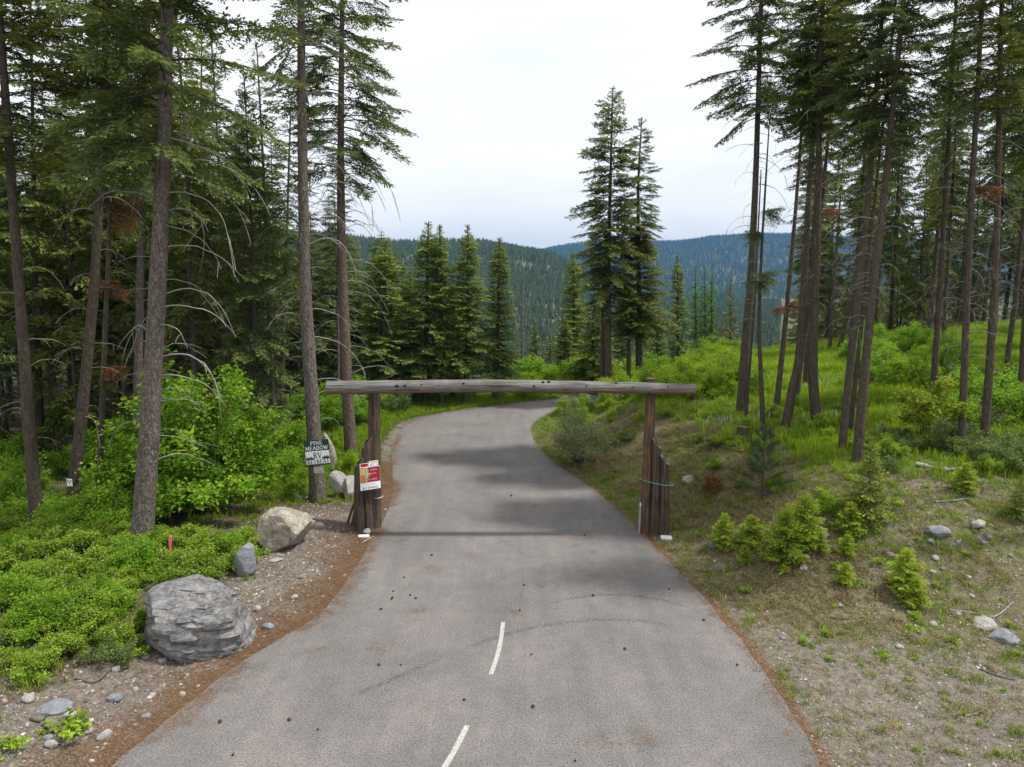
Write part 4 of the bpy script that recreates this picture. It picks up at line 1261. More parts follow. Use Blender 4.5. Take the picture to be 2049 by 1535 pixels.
for lab, pts, w, H, ck, cb, cr_, bk, nd, dz_, dl, sd_ in RIGHT:
    T, cz, _ = hero(lab, pts, w * .80, H * (.86 if sd_ == 51 else .77), ck, cb, cr_ * (.92 if sd_ == 51 else .72), bk, nd, dz_, dl, seed=sd_, twigs=(dz_[0], dz_[1] + 1, 26, .3, 1.1), Y={66: 51.0, 67: 49.0}.get(sd_))
    if sd_ == 53:
        sp_ = spray_mesh(390, 12, .9, 'fir')
        for z in (5.6, 5.9, 7.4, 8.2):
            p = cz(z); ob('spray', sp_, T, tuple(p), (0, 0, z * 3), .9)
    if sd_ == 54:
        p = cz(4.2)
        for k in range(3):
            ob('dead_spray', RUST[k], T, tuple(p + (0, 0, .1 * k)), (0, 0, 3.3 - 1.6 * k), .8)
    if sd_ in (56, 62):
        for k in range(1):
            p = cz(8.2 + 1.1 * k); ob('dead_spray', RUST[k], T, tuple(p), (0, 0, 2.5 * k), 1.1)

# ---- the forest behind them
STEM = {}
def stem_mesh(key, H, r0, seed, mat):
    rg = np.random.default_rng(seed)
    P = [(0, 0, -.3), (rg.normal() * .08, rg.normal() * .08, H * .3), (rg.normal() * .12, rg.normal() * .12, H * .65), (0, 0, H)]
    STEM[key] = (trunk_mesh(P, r0, .03, M[mat], seed, 9, 18), H)
stem_mesh('s0', 20, .15, 401, 'bark_dark'); stem_mesh('s1', 20, .14, 402, 'bark'); stem_mesh('s2', 20, .17, 403, 'bark_dark')
stem_mesh('f0', 12, .15, 404, 'bark_dark')
TW = [merged_dead('dead_twigs', 1.0, 10.5, 95, 500 + k, .4, 1.9) for k in range(3)]
def filler(name, label, group, x, y, H, ck, cfrac, crad, stem, rg, tw=None):
    z = zat(x, y)
    t = thing(name, label, 'tree', (x, y, z), (rg.normal() * .02, rg.normal() * .02, rg.uniform(0, 6.28)), group)
    me, H0 = STEM[stem]
    ob('trunk', me, t, scl=(H / H0,) * 3)
    cm, Lc, Rd = CR[ck]
    ob('crown', cm, t, (0, 0, H * cfrac), (0, 0, rg.uniform(0, 6.28)), (crad, crad, H * (1 - cfrac) / Lc))
    if tw is not None:
        o = ob('dead_twigs', tw, t, (0, 0, 0), (0, 0, rg.uniform(0, 6.28)), (1, 1, H * cfrac * 1.1 / 10.5))
        o['kind'] = 'stuff'
    return t
rg = np.random.default_rng(77)
placed = [o.location.xy for o in COL.objects if o.type == 'EMPTY' and o.parent is None and o.get('category') == 'tree']
placed = [np.array(p) for p in placed]
def free(x, y, md):
    return all((p[0] - x) ** 2 + (p[1] - y) ** 2 > md * md for p in placed)
def wood(n, xr, yr, ok, md, label, group, keys, Hr, cf, name='fir_tree', twp=.6, rs=(.85, 1.15)):
    k = tries = 0
    while k < n and tries < 9000:
        tries += 1
        x, y = rg.uniform(*xr), rg.uniform(*yr)
        px, py = px_of(x, y, 0)
        if not ok(px, x, y) or not free(x, y, md): continue
        d = road_info(np.array([x]), np.array([y]))
        if d[2][0] or d[0][0] < 3.0: continue
        placed.append(np.array((x, y)))
        filler(name, label, group, x, y, rg.uniform(*Hr), keys[rg.integers(len(keys))], rg.uniform(*cf), rg.uniform(*rs), ('s0', 's1', 's2')[rg.integers(3)], rg, TW[rg.integers(3)] if rg.random() < twp else None)
        k += 1
    return k
FK = ['forest_a', 'forest_b', 'forest_c']
n1 = wood(64, (-44, -8), (26, 62), lambda px, x, y: -240 < px < 555 and (y > 31 or px < -30), 2.6, 'dark fir deep in the dense wood behind the maple shrub', 'firs of the dense wood beyond the maple shrub', FK, (15, 22), (.08, .42), twp=.9)
n1b = wood(26, (-30, -6), (40, 72), lambda px, x, y: 430 < px < 790 and y > 42, 2.4, 'fir in the shade behind the sign fir and the beam end', 'firs in the shade behind the sign fir', FK + ['cone_b'], (9, 14), (.06, .25))
n1c = wood(20, (-50, -10), (55, 85), lambda px, x, y: -100 < px < 640, 2.4, 'low-branched fir at the back of the dense wood', 'low-branched firs at the back of the wood', ['forest_a', 'forest_b', 'far_a', 'far_b'], (12, 19), (.03, .2), twp=.2)
n2 = wood(44, (19, 60), (31, 70), lambda px, x, y: (px > 1770 and (y > 52 or x > 28) and y > 31 and px < 2350) or (1600 < px <= 1770 and y > 54), 2.5, 'dark fir in the shaded wood behind the meadow', 'firs of the shaded wood behind the meadow', FK, (15, 23), (.22, .5), rs=(.55, .9))
n2b = wood(52, (22, 72), (54, 96), lambda px, x, y: 1590 < px < 2250, 2.4, 'low-branched fir at the back of the shaded wood', 'low-branched firs behind the shaded wood', ['forest_b', 'forest_c', 'far_b', 'forest_b'], (11, 18), (.02, .25), twp=.3)
for x, y, h in ((16.8, 17.3, 27), (17.6, 20.2, 26)):
    filler('fir_tree', 'tall fir beyond the picture edge that shades the road before the gate', 'firs beyond the picture edge', x, y, h, 'forest_c', .64, .8, 's1', rg)
# slope falling to the valley
def slope_ok(px, x, y):
    return 700 < px < 1520
n3 = wood(48, (-35, 40), (62, 150), slope_ok, 4.0, 'conifer on the slope falling away to the valley', 'conifers on the slope to the valley', ['far_a', 'far_b', 'far_a', 'far_b', 'cone_b'], (8, 13), (.04, .12), twp=0)

# ------------------------------------------------------------------ hill forests (one mass each)
def make_scatter(name, P, S, Rz, idx, protos, label, tilt=None, sz=None, cat=None):
    me = bpy.data.meshes.new(name)
    n = len(P)
    me.vertices.add(n)
    me.vertices.foreach_set('co', np.asarray(P, float).ravel())
    rot = np.zeros((n, 3)); rot[:, 2] = Rz
    if tilt is not None: rot[:, :2] = tilt
    sc3 = np.repeat(np.asarray(S, float)[:, None], 3, 1)
    if sz is not None: sc3[:, 2] *= sz
    for nm, ty, dat, key in (('rot', 'FLOAT_VECTOR', rot, 'vector'), ('scl', 'FLOAT_VECTOR', sc3, 'vector'), ('idx', 'INT', np.asarray(idx), 'value')):
        a = me.attributes.new(nm, ty, 'POINT')
        a.data.foreach_set(key, dat.astype(np.int32 if ty == 'INT' else np.float32).ravel())
    me.update()
    o = ob(name, me)
    c = bpy.data.collections.new(name + '_kinds')
    for k, pm in enumerate(protos):
        c.objects.link(bpy.data.objects.new('%s_kind_%02d' % (name, k), pm))
    ng = bpy.data.node_groups.new(name, 'GeometryNodeTree')
    ng.interface.new_socket('Geometry', in_out='INPUT', socket_type='NodeSocketGeometry')
    ng.interface.new_socket('Geometry', in_out='OUTPUT', socket_type='NodeSocketGeometry')
    gi = ng.nodes.new('NodeGroupInput'); go = ng.nodes.new('NodeGroupOutput')
    ip = ng.nodes.new('GeometryNodeInstanceOnPoints')
    ci = ng.nodes.new('GeometryNodeCollectionInfo')
    ci.inputs['Collection'].default_value = c
    ci.inputs['Separate Children'].default_value = True
    ci.inputs['Reset Children'].default_value = True
    ip.inputs['Pick Instance'].default_value = True
    def na(nm, ty):
        q = ng.nodes.new('GeometryNodeInputNamedAttribute'); q.data_type = ty; q.inputs['Name'].default_value = nm
        return q.outputs['Attribute']
    L = ng.links
    L.new(gi.outputs[0], ip.inputs['Points']); L.new(ci.outputs[0], ip.inputs['Instance'])
    L.new(na('idx', 'INT'), ip.inputs['Instance Index'])
    L.new(na('rot', 'FLOAT_VECTOR'), ip.inputs['Rotation'])
    L.new(na('scl', 'FLOAT_VECTOR'), ip.inputs['Scale'])
    L.new(ip.outputs[0], go.inputs[0])
    md = o.modifiers.new('scatter', 'NODES'); md.node_group = ng
    tag(o, label, cat, kind='stuff')
    return o

def hill_tree(seed, tiers=9, seg=7, H=14.0, Rr=2.6, mat='hill_fir'):
    rg = np.random.default_rng(seed)
    A = Acc()
    for k in range(tiers):
        h = k / tiers
        z0 = H * (0.06 + .88 * h); r = Rr * (1 - h) ** .8 + .25
        a = np.linspace(0, 2 * np.pi, seg, endpoint=False) + rg.random() * 6
        rr = r * rg.uniform(.55, 1.15, seg)
        ring = np.stack([np.cos(a) * rr, np.sin(a) * rr, z0 - rr * .25 + rg.normal(size=seg) * .15], 1)
        apex = np.array([[0, 0, z0 + H * .17]])
        A.add(np.vstack([ring, apex]), [(i, (i + 1) % seg, seg) for i in range(seg)], 0, np.append(rg.uniform(.2, .9, seg), .8))
    V, F = tube([(0, 0, -1), (0, 0, H * .5)], [.2, .12], 4)
    A.add(V, F, 1)
    return A.mesh('hill_tree', [M[mat], M['bark_dark']])
HT = [hill_tree(600 + k, 9 - (k % 2), 7, 14, 2.3 + .3 * (k % 3)) for k in range(5)]
rg = np.random.default_rng(90)
def hill_points(n, yr, pxr, keep):
    Y = np.exp(rg.uniform(math.log(yr[0]), math.log(yr[1]), n * 2))
    # area-even in plan: accept with weight ~ Y
    Y = yr[0] + (yr[1] - yr[0]) * rg.random(n) ** keep
    px = rg.uniform(*pxr, n)
    X = (px - 1024.5) / FPX * Y
    return X, Y
X, Y = hill_points(38000, (245, 1620), (-100, 1560), 0.75)
Z = zq(X, Y)
keepm = noise2(X, Y, 55, 61, 3) > 0.30
X, Y, Z = X[keepm], Y[keepm], Z[keepm]
make_scatter('forest', np.stack([X, Y, Z], 1), (.55 + .75 * noise2(X, Y, 80, 62, 3)) * rg.uniform(.7, 1.2, len(X)), rg.uniform(0, 6.28, len(X)), rg.integers(0, 5, len(X)), HT, 'dark conifer forest covering the nearer hill across the valley')
X, Y = hill_points(36000, (1900, 4700), (900, 2100), 0.6)
Z = zq(X, Y)
make_scatter('forest', np.stack([X, Y, Z], 1), rg.uniform(1.0, 1.9, len(X)), rg.uniform(0, 6.28, len(X)), rg.integers(0, 5, len(X)), HT[:3], 'blue hazy conifer forest on the farther ridge')

# ------------------------------------------------------------------ broadleaf shrubs
def shrub_mesh(name, Rx, H, ncl, nleaf, leaf, mat, seed, low=0.15, clus=0.24, flat=0.45, narrow=1.0, pale=None, spread=1.0):
    """clusters of small leaves around a bushy volume, on thin stems"""
    rg = np.random.default_rng(seed)
    A = Acc(); B = Acc()
    nbr = max(7, ncl // 11)
    ba = rg.uniform(0, 6.28, nbr); bel = np.arcsin(np.clip(rg.uniform(low * .4, 1.0, nbr), 0, .995)) 
    blen = rg.uniform(.62, 1.12, nbr) * (0.85 + .3 * rg.random(nbr) ** 3)
    tip = np.stack([np.cos(ba) * np.cos(bel) * Rx * blen, np.sin(ba) * np.cos(bel) * Rx * blen, (.12 + .86 * np.sin(bel)) * H * blen], 1)
    bi = rg.integers(0, nbr, ncl)
    u = rg.uniform(.38, 1.0, ncl) ** .8
    root = tip[bi] * (.10, .10, 0)
    C = root + (tip[bi] - root) * u[:, None]
    C[:, 2] += .14 * H * np.sin(u * 3.0) * (1 - tip[bi][:, 2] / H * .8)
    C += rg.normal(size=(ncl, 3)) * (.10 * Rx, .10 * Rx, .05 * H) * (1.15 - u[:, None])
    C[:, 2] = np.maximum(C[:, 2], .04 * H)
    btint = rg.normal(size=nbr) * .12
    tint = np.clip(.46 + btint[bi] + rg.normal(size=ncl) * .14, 0, 1)
    n = ncl * nleaf
    P = np.repeat(C, nleaf, 0) + rg.normal(size=(n, 3)) * clus * (.55, .55, .38)
    D = rg.normal(size=(n, 3)) * (1, 1, .45); D[:, 2] -= .15
    D += P * (.5 / Rx) * (1, 1, 0)
    D /= np.linalg.norm(D, axis=1)[:, None]
    Nv = rg.normal(size=(n, 3)) * (1 - flat); Nv[:, 2] += flat
    S = np.cross(D, Nv); S /= np.linalg.norm(S, axis=1)[:, None] + 1e-9
    U = np.cross(S, D)
    L = leaf * rg.uniform(.65, 1.25, n)[:, None]; W = L * .62 * narrow
    fold = U * L * .12
    V = np.stack([P, P + D * L * .42 + S * W / 2 + fold, P + D * L, P + D * L * .42 - S * W / 2 + fold], 1).reshape(-1, 3)
    F = np.arange(4 * n).reshape(-1, 4)
    T = np.repeat(np.clip(np.repeat(tint, nleaf) + rg.normal(size=n) * .13, 0, 1), 4)
    keep = V[:, 2].reshape(-1, 4).min(1) > 0.01
    mi = np.where(rg.random(n) < (.025 if mat in ('snow', 'willow') else .0), 1, np.where(rg.random(n) < .035, 2, 0))
    for q in (0, 1, 2):
        kk = keep & (mi == q)
        A.add(V, F[kk], q, T)
    fm = A.mesh(name + '_foliage', [M[mat], M['flower'], M['yellowed']])
    for c in tip:
        b = np.array([c[0] * .12, c[1] * .12, -.05])
        m_ = b * .45 + c * .55 + (0, 0, .12 * H)
        Vt, Ft = tube(curve_pts([b, m_, c], 6), np.linspace(.012, .003, 6) * (.6 + H * .35), 4)
        B.add(Vt, Ft, 0, .5, True)
    sm = B.mesh(name + '_stems', [M['stem']])
    return fm, sm
SH = {
    'maple': shrub_mesh('maple', 2.55, 4.7, 820, 32, .135, 'maple', 701, .05, .27, .5),
    'maple_b': shrub_mesh('maple_b', 1.5, 2.6, 230, 28, .11, 'maple', 702, .08, .28, .5),
    'snow_a': shrub_mesh('snow_a', .75, 1.0, 190, 28, 0.064, 'snow', 703, .1, .13, .5),
    'snow_b': shrub_mesh('snow_b', .65, .8, 160, 28, 0.060, 'snow', 704, .1, .12, .5),
    'bright': shrub_mesh('bright', 1.2, 1.7, 210, 24, .085, 'bright', 705, .1, .22, .5),
    'bright_b': shrub_mesh('bright_b', 1.0, 1.2, 150, 24, .085, 'bright', 706, .1, .2, .5),
    'yellow': shrub_mesh('yellow', 1.35, 3.1, 120, 24, .15, 'yellow', 707, .2, .22, .7),
    'dull': shrub_mesh('dull', .9, .95, 160, 24, .065, 'dull', 708, .1, .16, .5),
    'willow': shrub_mesh('willow', 1.0, 2.2, 520, 26, .070, 'willow', 709, .1, .2, .2, .42),
    'weed': shrub_mesh('weed', .24, .24, 30, 9, .048, 'snow', 710, .1, .06, .5),
    'shade': shrub_mesh('shade', 1.3, 1.6, 170, 22, .10, 'maple', 711, .1, .25, .5),
}
def shrub(name, label, key, loc, s=1.0, rz=0.0, group=None, sz=1.0, cat='shrub'):
    t = thing(name, label, cat, tuple(loc), (0, 0, rz), group)
    f, st = SH[key]
    ob('foliage', f, t, scl=(s, s, s * sz))
    ob('stems', st, t, scl=(s, s, s * sz))
    return t
rg = np.random.default_rng(33)
def G(px, py):
    return ground_at(px, py)
shrub('maple_shrub', 'huge bright green maple shrub behind the thick fir trunk', 'maple', (-10.6, 23.3, zat(-10.6, 23.3)), 1.2, .4, sz=1.04)
shrub('maple_shrub', 'smaller maple shrub spilling forward under the huge one', 'maple_b', (-12.5, 22.6, zat(-12.5, 22.6)), 1.15, 2.0)
shrub('maple_shrub', 'tall leafy shrub at the picture edge under the leaning fir', 'maple_b', G(12, 1040), .85, 1.0)
shrub('shrub', 'pale-tipped shrub in bloom between the grey rocks and the pink stake', 'snow_a', G(392, 1158), 1.05, 3.0)
shrub('shrub', 'leafy tuft sprouting at the shoulder of the layered boulder', 'snow_b', G(292, 1262), .62, .3)
shrub('shrub', 'ground-hugging tuft below the layered boulder', 'weed', G(272, 1312), 1.4, .3)
shrub('shrub', 'low leafy tuft on the gravel near the bottom edge', 'weed', G(128, 1480), 2.3, 1.3)
shrub('shrub', 'sparse tuft beside the bottom corner of the gravel', 'weed', G(20, 1510), 1.6, 2.3)
shrub('shrub', 'small sprout at the foot of the tan boulder', 'weed', G(528, 1112), 1.1, 2.3)
shrub('willow_shrub', 'grey-green willow shrub on the inside of the bend', 'willow', G(1156, 926), 1.5, 1.0, sz=.95)
shrub('shrub', 'low bright bush where the inside edge of the bend turns away', 'bright_b', G(1128, 832), .85, .5)
shrub('shrub', 'bright bush behind the top of the willow shrub', 'bright', G(1168, 826), .8, 2.2)
shrub('shrub', 'bright bush on the bank between the willow shrub and the reddish gate post', 'bright_b', G(1215, 818), .95, 1.2)
shrub('maple_shrub', 'yellow-green maple shrub among the shaded firs', 'yellow', G(1850, 880), 1.0, 1.0)
shrub('shrub', 'round dark-leaved bush beside the meadow stump', 'bright_b', G(1455, 892), .62, 2.0)
shrub('shrub', 'leafy bush at the foot of the kinked-foot fir', 'snow_b', G(1648, 862), .9, 1.0)
shrub('shrub', 'rounded bush on the bank between pine sapling and fir sapling', 'bright_b', G(1652, 1026), .5, 2.6)
shrub('shrub', 'bush behind the boulder pair at the gate', 'bright', G(606, 985), .75, 1.2)
shrub('shrub', 'bush hugging the slim fir behind the signs', 'bright', G(688, 942), .62, .3)
shrub('shrub', 'leafy bush seen under the beam end', 'maple_b', G(655, 865), 1.0, .9)
shrub('shrub', 'bush in the shade between beam end and gate post', 'maple_b', G(724, 850), .85, 2.9)
shrub('shrub', 'dusky bush under the beam beyond the gate post', 'dull', G(800, 826), 1.3, 2.9, sz=1.4)
for px, py, s_, lab in ((232, 1292, .72, 'snowberry shrub pressed against the flank of the layered boulder'), (238, 1225, .8, 'snowberry shrub filling the hollow behind the layered boulder'), (262, 1178, .7, 'snowberry shrub above the shoulder of the layered boulder')):
    shrub('snowberry_shrub', lab, 'snow_a', G(px, py), s_, px, None)
# thickets
GRP = 'snowberry shrubs of the thicket behind the layered boulder'
k = 0; tries = 0
spots = []
while k < 46 and tries < 4000:
    tries += 1
    px, py = rg.uniform(-60, 500), rg.uniform(1085, 1420)
    lim = np.interp(px, [-60, 60, 130, 250, 300, 470, 500], [1400, 1370, 1330, 1300, 1215, 1180, 1150])
    if py > lim: continue
    if px > 255 and py > 1150 + (470 - px) * .22: continue
    p = G(px, py)
    if any((p[0] - q[0]) ** 2 + (p[1] - q[1]) ** 2 < .5 for q in spots): continue
    if (p[0] + 5.9) ** 2 + (p[1] - 14.3) ** 2 < 1.9: continue
    spots.append(p)
    shrub('snowberry_shrub', 'low bright snowberry shrub massed behind the layered boulder', ('snow_a', 'snow_b')[k % 2], p, rg.uniform(.7, 1.1) * (1.0 if py < 1280 else .72), rg.uniform(0, 6), GRP)
    k += 1
def thicket(n, box, key, label, group, srange, name='shrub', md=.8, sz=1.0, ok=None):
    k = tries = 0
    spots = []
    keys = key if isinstance(key, (list, tuple)) else [key]
    while k < n and tries < 2500:
        tries += 1
        px, py = rg.uniform(box[0], box[2]), rg.uniform(box[1], box[3])
        if ok and not ok(px, py): continue
        p = G(px, py)
        if p[1] > 62: continue
        d = road_info(p[:1], p[1:2])
        if d[2][0] or d[0][0] < 1.0: continue
        if any((p[0] - q[0]) ** 2 + (p[1] - q[1]) ** 2 < md * md for q in spots): continue
        spots.append(p)
        shrub(name, label, keys[k % len(keys)], p, rg.uniform(*srange), rg.uniform(0, 6), group, sz)
        k += 1
thicket(16, (0, 985, 260, 1095), ['snow_a', 'shade'], 'undergrowth bush in the shade between the dark trunks', 'undergrowth between the dark trunks', (.6, .95))
thicket(20, (-20, 880, 620, 980), ['shade', 'maple_b'], 'shaded bush under the firs of the dense wood', 'shaded bushes under the dense wood', (.6, 1.1), md=1.2)
thicket(12, (540, 880, 700, 1000), ['bright_b', 'snow_a'], 'low bush in the grass around the sign fir', 'low bushes around the sign fir', (.35, .6), md=.7, ok=lambda px, py: not (640 < px < 715 and py > 945))
thicket(10, (560, 800, 740, 850), ['shade', 'maple_b'], 'bush in the gloom behind the two slim firs', 'bushes in the gloom behind the slim firs', (.7, 1.2), md=1.4)
thicket(14, (760, 785, 1110, 800), ['bright', 'shade', 'maple_b'], 'bush on the far verge of the bend, seen under the beam', 'bushes along the far verge of the bend', (.5, .9), md=1.2)
thicket(12, (1030, 760, 1240, 792), ['bright', 'maple_b'], 'bright bush beyond the bend above the beam', 'bright bushes beyond the bend', (.75, 1.15), md=1.2)
for k in range(8):
    x, y = .2 + .6 * k + rg.normal() * .2, 52.0 + rg.normal() * .8
    shrub('shrub', 'light green leafy bush showing over the beam just beyond the bend', ('maple_b', 'bright')[k % 2], (x, y, zat(x, y)), rg.uniform(1.1, 1.5), k, 'leafy bushes just beyond the bend')
thicket(44, (1215, 712, 1490, 800), ['bright', 'bright_b', 'bright'], 'sunlit bright green bush on the mound by the tall firs', 'sunlit bushes on the mound', (.75, 1.3), md=1.0)
for k in range(9):
    x, y = 4.2 + .85 * k + rg.normal() * .3, 53.5 + rg.normal() * 1.2
    shrub('shrub', 'tall bright bush closing the view where the road drops away', ('maple_b', 'bright')[k % 2], (x, y, zat(x, y)), rg.uniform(1.0, 1.35), k, 'bushes where the road drops away')
thicket(16, (1700, 690, 1900, 790), ['maple_b', 'bright', 'shade'], 'leafy bush at the shaded edge of the meadow', 'leafy bushes at the shaded meadow edge', (.75, 1.2), md=1.3)
thicket(40, (1755, 840, 2049, 950), ['dull', 'dull', 'snow_b'], 'dull green snowberry bush under the firs on the bank', 'dull snowberry bushes under the bank firs', (.6, 1.0), md=.75, ok=lambda px, py: py > 890 - (px - 1755) * .15 and not (1800 < px < 1950 and py > 905))
thicket(14, (1900, 760, 2049, 850), ['shade', 'dull'], 'bush in the dark shade behind the snowberry firs', 'bushes in the shade behind the snowberry firs', (.8, 1.2), md=1.2)
thicket(10, (1080, 800, 1300, 900), ['bright_b', 'weed', 'dull'], 'small green bush on the grassy bank inside the bend', 'small bushes on the bank inside the bend', (.4, .75), md=1.0, ok=lambda px, py: px > 1120 + (py - 800) * .7)
thicket(16, (1370, 868, 1760, 985), ['bright_b', 'snow_b', 'dull', 'weed'], 'loose little leafy shrub on the upper slope of the bank', 'leafy shrubs on the upper bank slope', (.3, .6), md=.8, ok=lambda px, py: px < 1740)
thicket(14, (1330, 790, 1700, 850), ['bright_b', 'weed', 'snow_b'], 'low green plant clump in the sunny meadow', 'low plant clumps in the meadow', (.4, .8), md=1.0)
thicket(46, (1370, 880, 2049, 1330), ['weed'], 'small leafy weed growing on the stony bank', 'weeds on the stony bank', (.35, 1.2), 'weed_clump', md=.5)
thicket(12, (1400, 1300, 2030, 1520), ['weed'], 'small leafy weed on the open gravel', 'weeds on the open gravel', (.35, .7), 'weed_clump', md=.6, ok=lambda px, py: px > 1470 + (py - 1300) * .8)
thicket(12, (760, 860, 800, 905), ['weed'], 'weed on the verge by the gate post', 'weeds on the verge by the gate', (.6, 1.1), 'weed_clump', md=.4)

thicket(9, (-10, 1110, 470, 1330), ['shade', 'maple_b'], 'taller leafy shrub standing out of the low thicket by the layered boulder', 'taller shrubs standing out of the low thicket', (.42, .62), md=1.2, ok=lambda px, py: py < np.interp(px, [0, 250, 300, 470], [1320, 1250, 1150, 1140]))
thicket(8, (-10, 1150, 250, 1340), ['dull'], 'duller grey-green shrub mixed into the low thicket', 'duller shrubs in the low thicket', (.5, .75), md=1.0)

# ------------------------------------------------------------------ saplings on the bank
def sapling(label, key, px, py, s, sz=1.0, name='fir_sapling', group=None):
    p = G(px, py)
    t = thing(name, label, 'sapling', tuple(p), (0, 0, rg.uniform(0, 6)), group)
    cm, Lc, Rd = CR[key]
    V, F = tube([(0, 0, -.06), (0, 0, Lc * .5), (0, 0, Lc)], [.022, .014, .004], 6)
    A = Acc(); A.add(V, F, 0, .5, True)
    ob('trunk', A.mesh('trunk', [M['twig']]), t, scl=(s, s, s * sz))
    ob('crown', cm, t, (0, 0, .04), (0, 0, 0), (s, s, s * sz))
sapling('broad bright-tipped fir sapling, the largest of the low clump on the bank', 'sap_a', 1568, 1122, 1.0)
sapling('yellow-green fir sapling standing just behind the largest low one', 'sap_a', 1605, 1085, .95)
sapling('small fir sapling at the road side of the low clump', 'sap_a', 1448, 1098, .62, 1.2)
sapling('round little fir sapling between the road and the low clump', 'sap_a', 1502, 1090, .7, .85)
sapling('tiny fir sapling in front of the low clump', 'sap_a', 1640, 1105, .38)
sapling('fir sapling under the taller green one on the bank', 'sap_a', 1700, 1068, .62)
sapling('tiny pale sapling downhill of the green one', 'sap_a', 1693, 1112, .4)
sapling('taller soft green fir sapling in front of the bank-top trunks', 'sap_b', 1733, 1045, .92)
sapling('bright sapling on the bare stony slope', 'sap_a', 1810, 1190, .72, 1.15)
sapling('second bright sapling on the stony slope, lower down', 'sap_a', 1828, 1215, .5)
sapling('little bright sapling above the gravel', 'sap_a', 1690, 1170, .4)
sapling('dark green sapling cut by the picture edge', 'sap_b', 2036, 1040, .5)
sapling('yellow-green sapling beside the fallen white log', 'sap_a', 1930, 985, .6)
sapling('little sapling by the rounded stone near the road', 'sap_a', 1490, 1128, .35)
p = G(1523, 1002)
t = thing('pine_sapling', 'grey-green young pine with long soft needles on the bank', 'sapling', tuple(p))
ob('crown', long_pine('crown_pine', 1.95, 0.85, 26, 801, M['pine_grey'], .2), t, (0, 0, .25))
V, F = tube([(0, 0, -.06), (0.01, 0, .4)], [.035, .03], 7)
A = Acc(); A.add(V, F, 0, .5, True)
ob('trunk', A.mesh('trunk', [M['bark_dark']]), t)
p = G(1424, 992)
t = thing('dead_sapling', 'small rust-red dead sapling on the grassy bank', 'sapling', tuple(p))
ob('crown', long_pine('crown_dead', .45, .3, 14, 802, M['rust'], .12), t, (0, 0, .05))
p = G(1392, 840)
t = thing('bare_stem', 'thin leafless stem sticking up by the beam end', 'sapling', tuple(p))
V, F = tube(curve_pts([(0, 0, -.05), (.03, 0, .7), (-.02, 0, 1.4), (0.02, 0, 1.9)], 10), np.linspace(.016, .005, 10), 5)
A = Acc(); A.add(V, F, 0, .5, True)
ob('stem', A.mesh('stem', [M['stem']]), t)

# ------------------------------------------------------------------ rocks
def ico(sub):
    bm = bmesh.new()
    bmesh.ops.create_icosphere(bm, subdivisions=sub, radius=1.0)
    V = np.array([v.co[:] for v in bm.verts]); F = np.array([[v.index for v in f.verts] for f in bm.faces])
    bm.free()
    return V, F
ICO = {k: ico(k) for k in (1, 2, 3, 4, 5)}
def rock_mesh(dim, seed, mat, sub=4, planes=9, rough=0.06, strata=0.0, tilt=0.0, power=1.0, cut=(.62, .88)):
    rg = np.random.default_rng(seed)
    V, F = ICO[sub][0].copy(), ICO[sub][1]
    V = np.sign(V) * np.abs(V) ** power
    for k in range(planes):
        n = rg.normal(size=3); n[2] *= .8; n /= np.linalg.norm(n)
        d = rg.uniform(*cut)
        ex = np.clip(V @ n - d, 0, None)
        V = V - np.outer(ex * .92, n)
    V = V * (1 + rough * 2.2 * (fbm(V * 1.5 + seed, 3, seed) - .5)[:, None])
    V = V * (1 + rough * (fbm(V * 5 + seed, 4, seed + 3) - .5)[:, None])
    D = np.array(dim) / 2
    V = V * D
    if strata:
        zt = V[:, 2] * math.cos(tilt) + V[:, 0] * math.sin(tilt) + .10 * fbm(V * 1.2, 3, seed + 5)
        k = zt * 7.5
        fr = k - np.floor(k)
        lay = hsh(np.floor(k).astype(np.int64) * 31 + seed)
        step = (lay - .5) * strata + strata * .45 * np.where(fr < .16, -(1 - fr / .16), 0)
        brk = fbm(np.stack([V[:, 0] * 2.1, V[:, 1] * 2.1, np.floor(k) * 3.7], 1), 2, seed + 9)
        step = step + (np.where(brk > .56, -strata * .7, 0))
        r = np.linalg.norm(V[:, :2], axis=1)[:, None] + 1e-6
        V[:, :2] += V[:, :2] / r * step[:, None] * np.minimum(1, r / .5)
    A = Acc()
    A.add(V, F, 0, .5, False)
    return A.mesh('rock', [M[mat]])
def rock(label, px, py, dim, seed, mat, sink=.2, rz=0.0, rot=(0, 0), name='boulder', cat='rock', group=None, **kw):
    p = G(px, py)
    p = p + (0, dim[1] * .42, 0)
    p[2] = zat(p[0], p[1]) + dim[2] * (.5 - sink)
    o = ob(name, rock_mesh(dim, seed, mat, **kw), None, tuple(p), (rot[0], rot[1], rz))
    return tag(o, label, cat, group)
rock('big layered grey boulder between the thicket and the road', 367, 1324, (2.5, 1.9, 1.66), 901, 'rock_grey', .20, .1, (0, .04), sub=5, planes=8, rough=.06, strata=.10, tilt=.07, power=.70, cut=(.66, .9))
rock('tan lichen-spotted boulder near the gate', 560, 1108, (1.62, 1.4, 1.38), 902, 'rock_tan', .12, .7, sub=5, planes=5, rough=.10)
rock('upright blue-grey block between the two big boulders', 488, 1156, (.64, .6, .98), 903, 'rock_blue', .1, .3, (.1, .12), sub=4, planes=12, rough=.05, power=.8)
rock('slanted pale rock leaning behind the gate posts', 676, 1000, (.85, .6, 1.2), 904, 'rock_pale', .1, .2, (.15, -.32), sub=4, planes=14, cut=(.42, .72), rough=.10)
rock('rounded pale rock half behind the gate post', 699, 1002, (.7, .6, 1.0), 905, 'rock_pale', .1, 1.2, (0, .1), sub=4, planes=12, cut=(.45, .75), rough=.08)
rock('pointed tan stone peeping out behind the green and white sign', 658, 948, (.55, .4, 1.9), 906, 'rock_tan', .1, .1, (0, -.12), sub=4, planes=7, rough=.06)
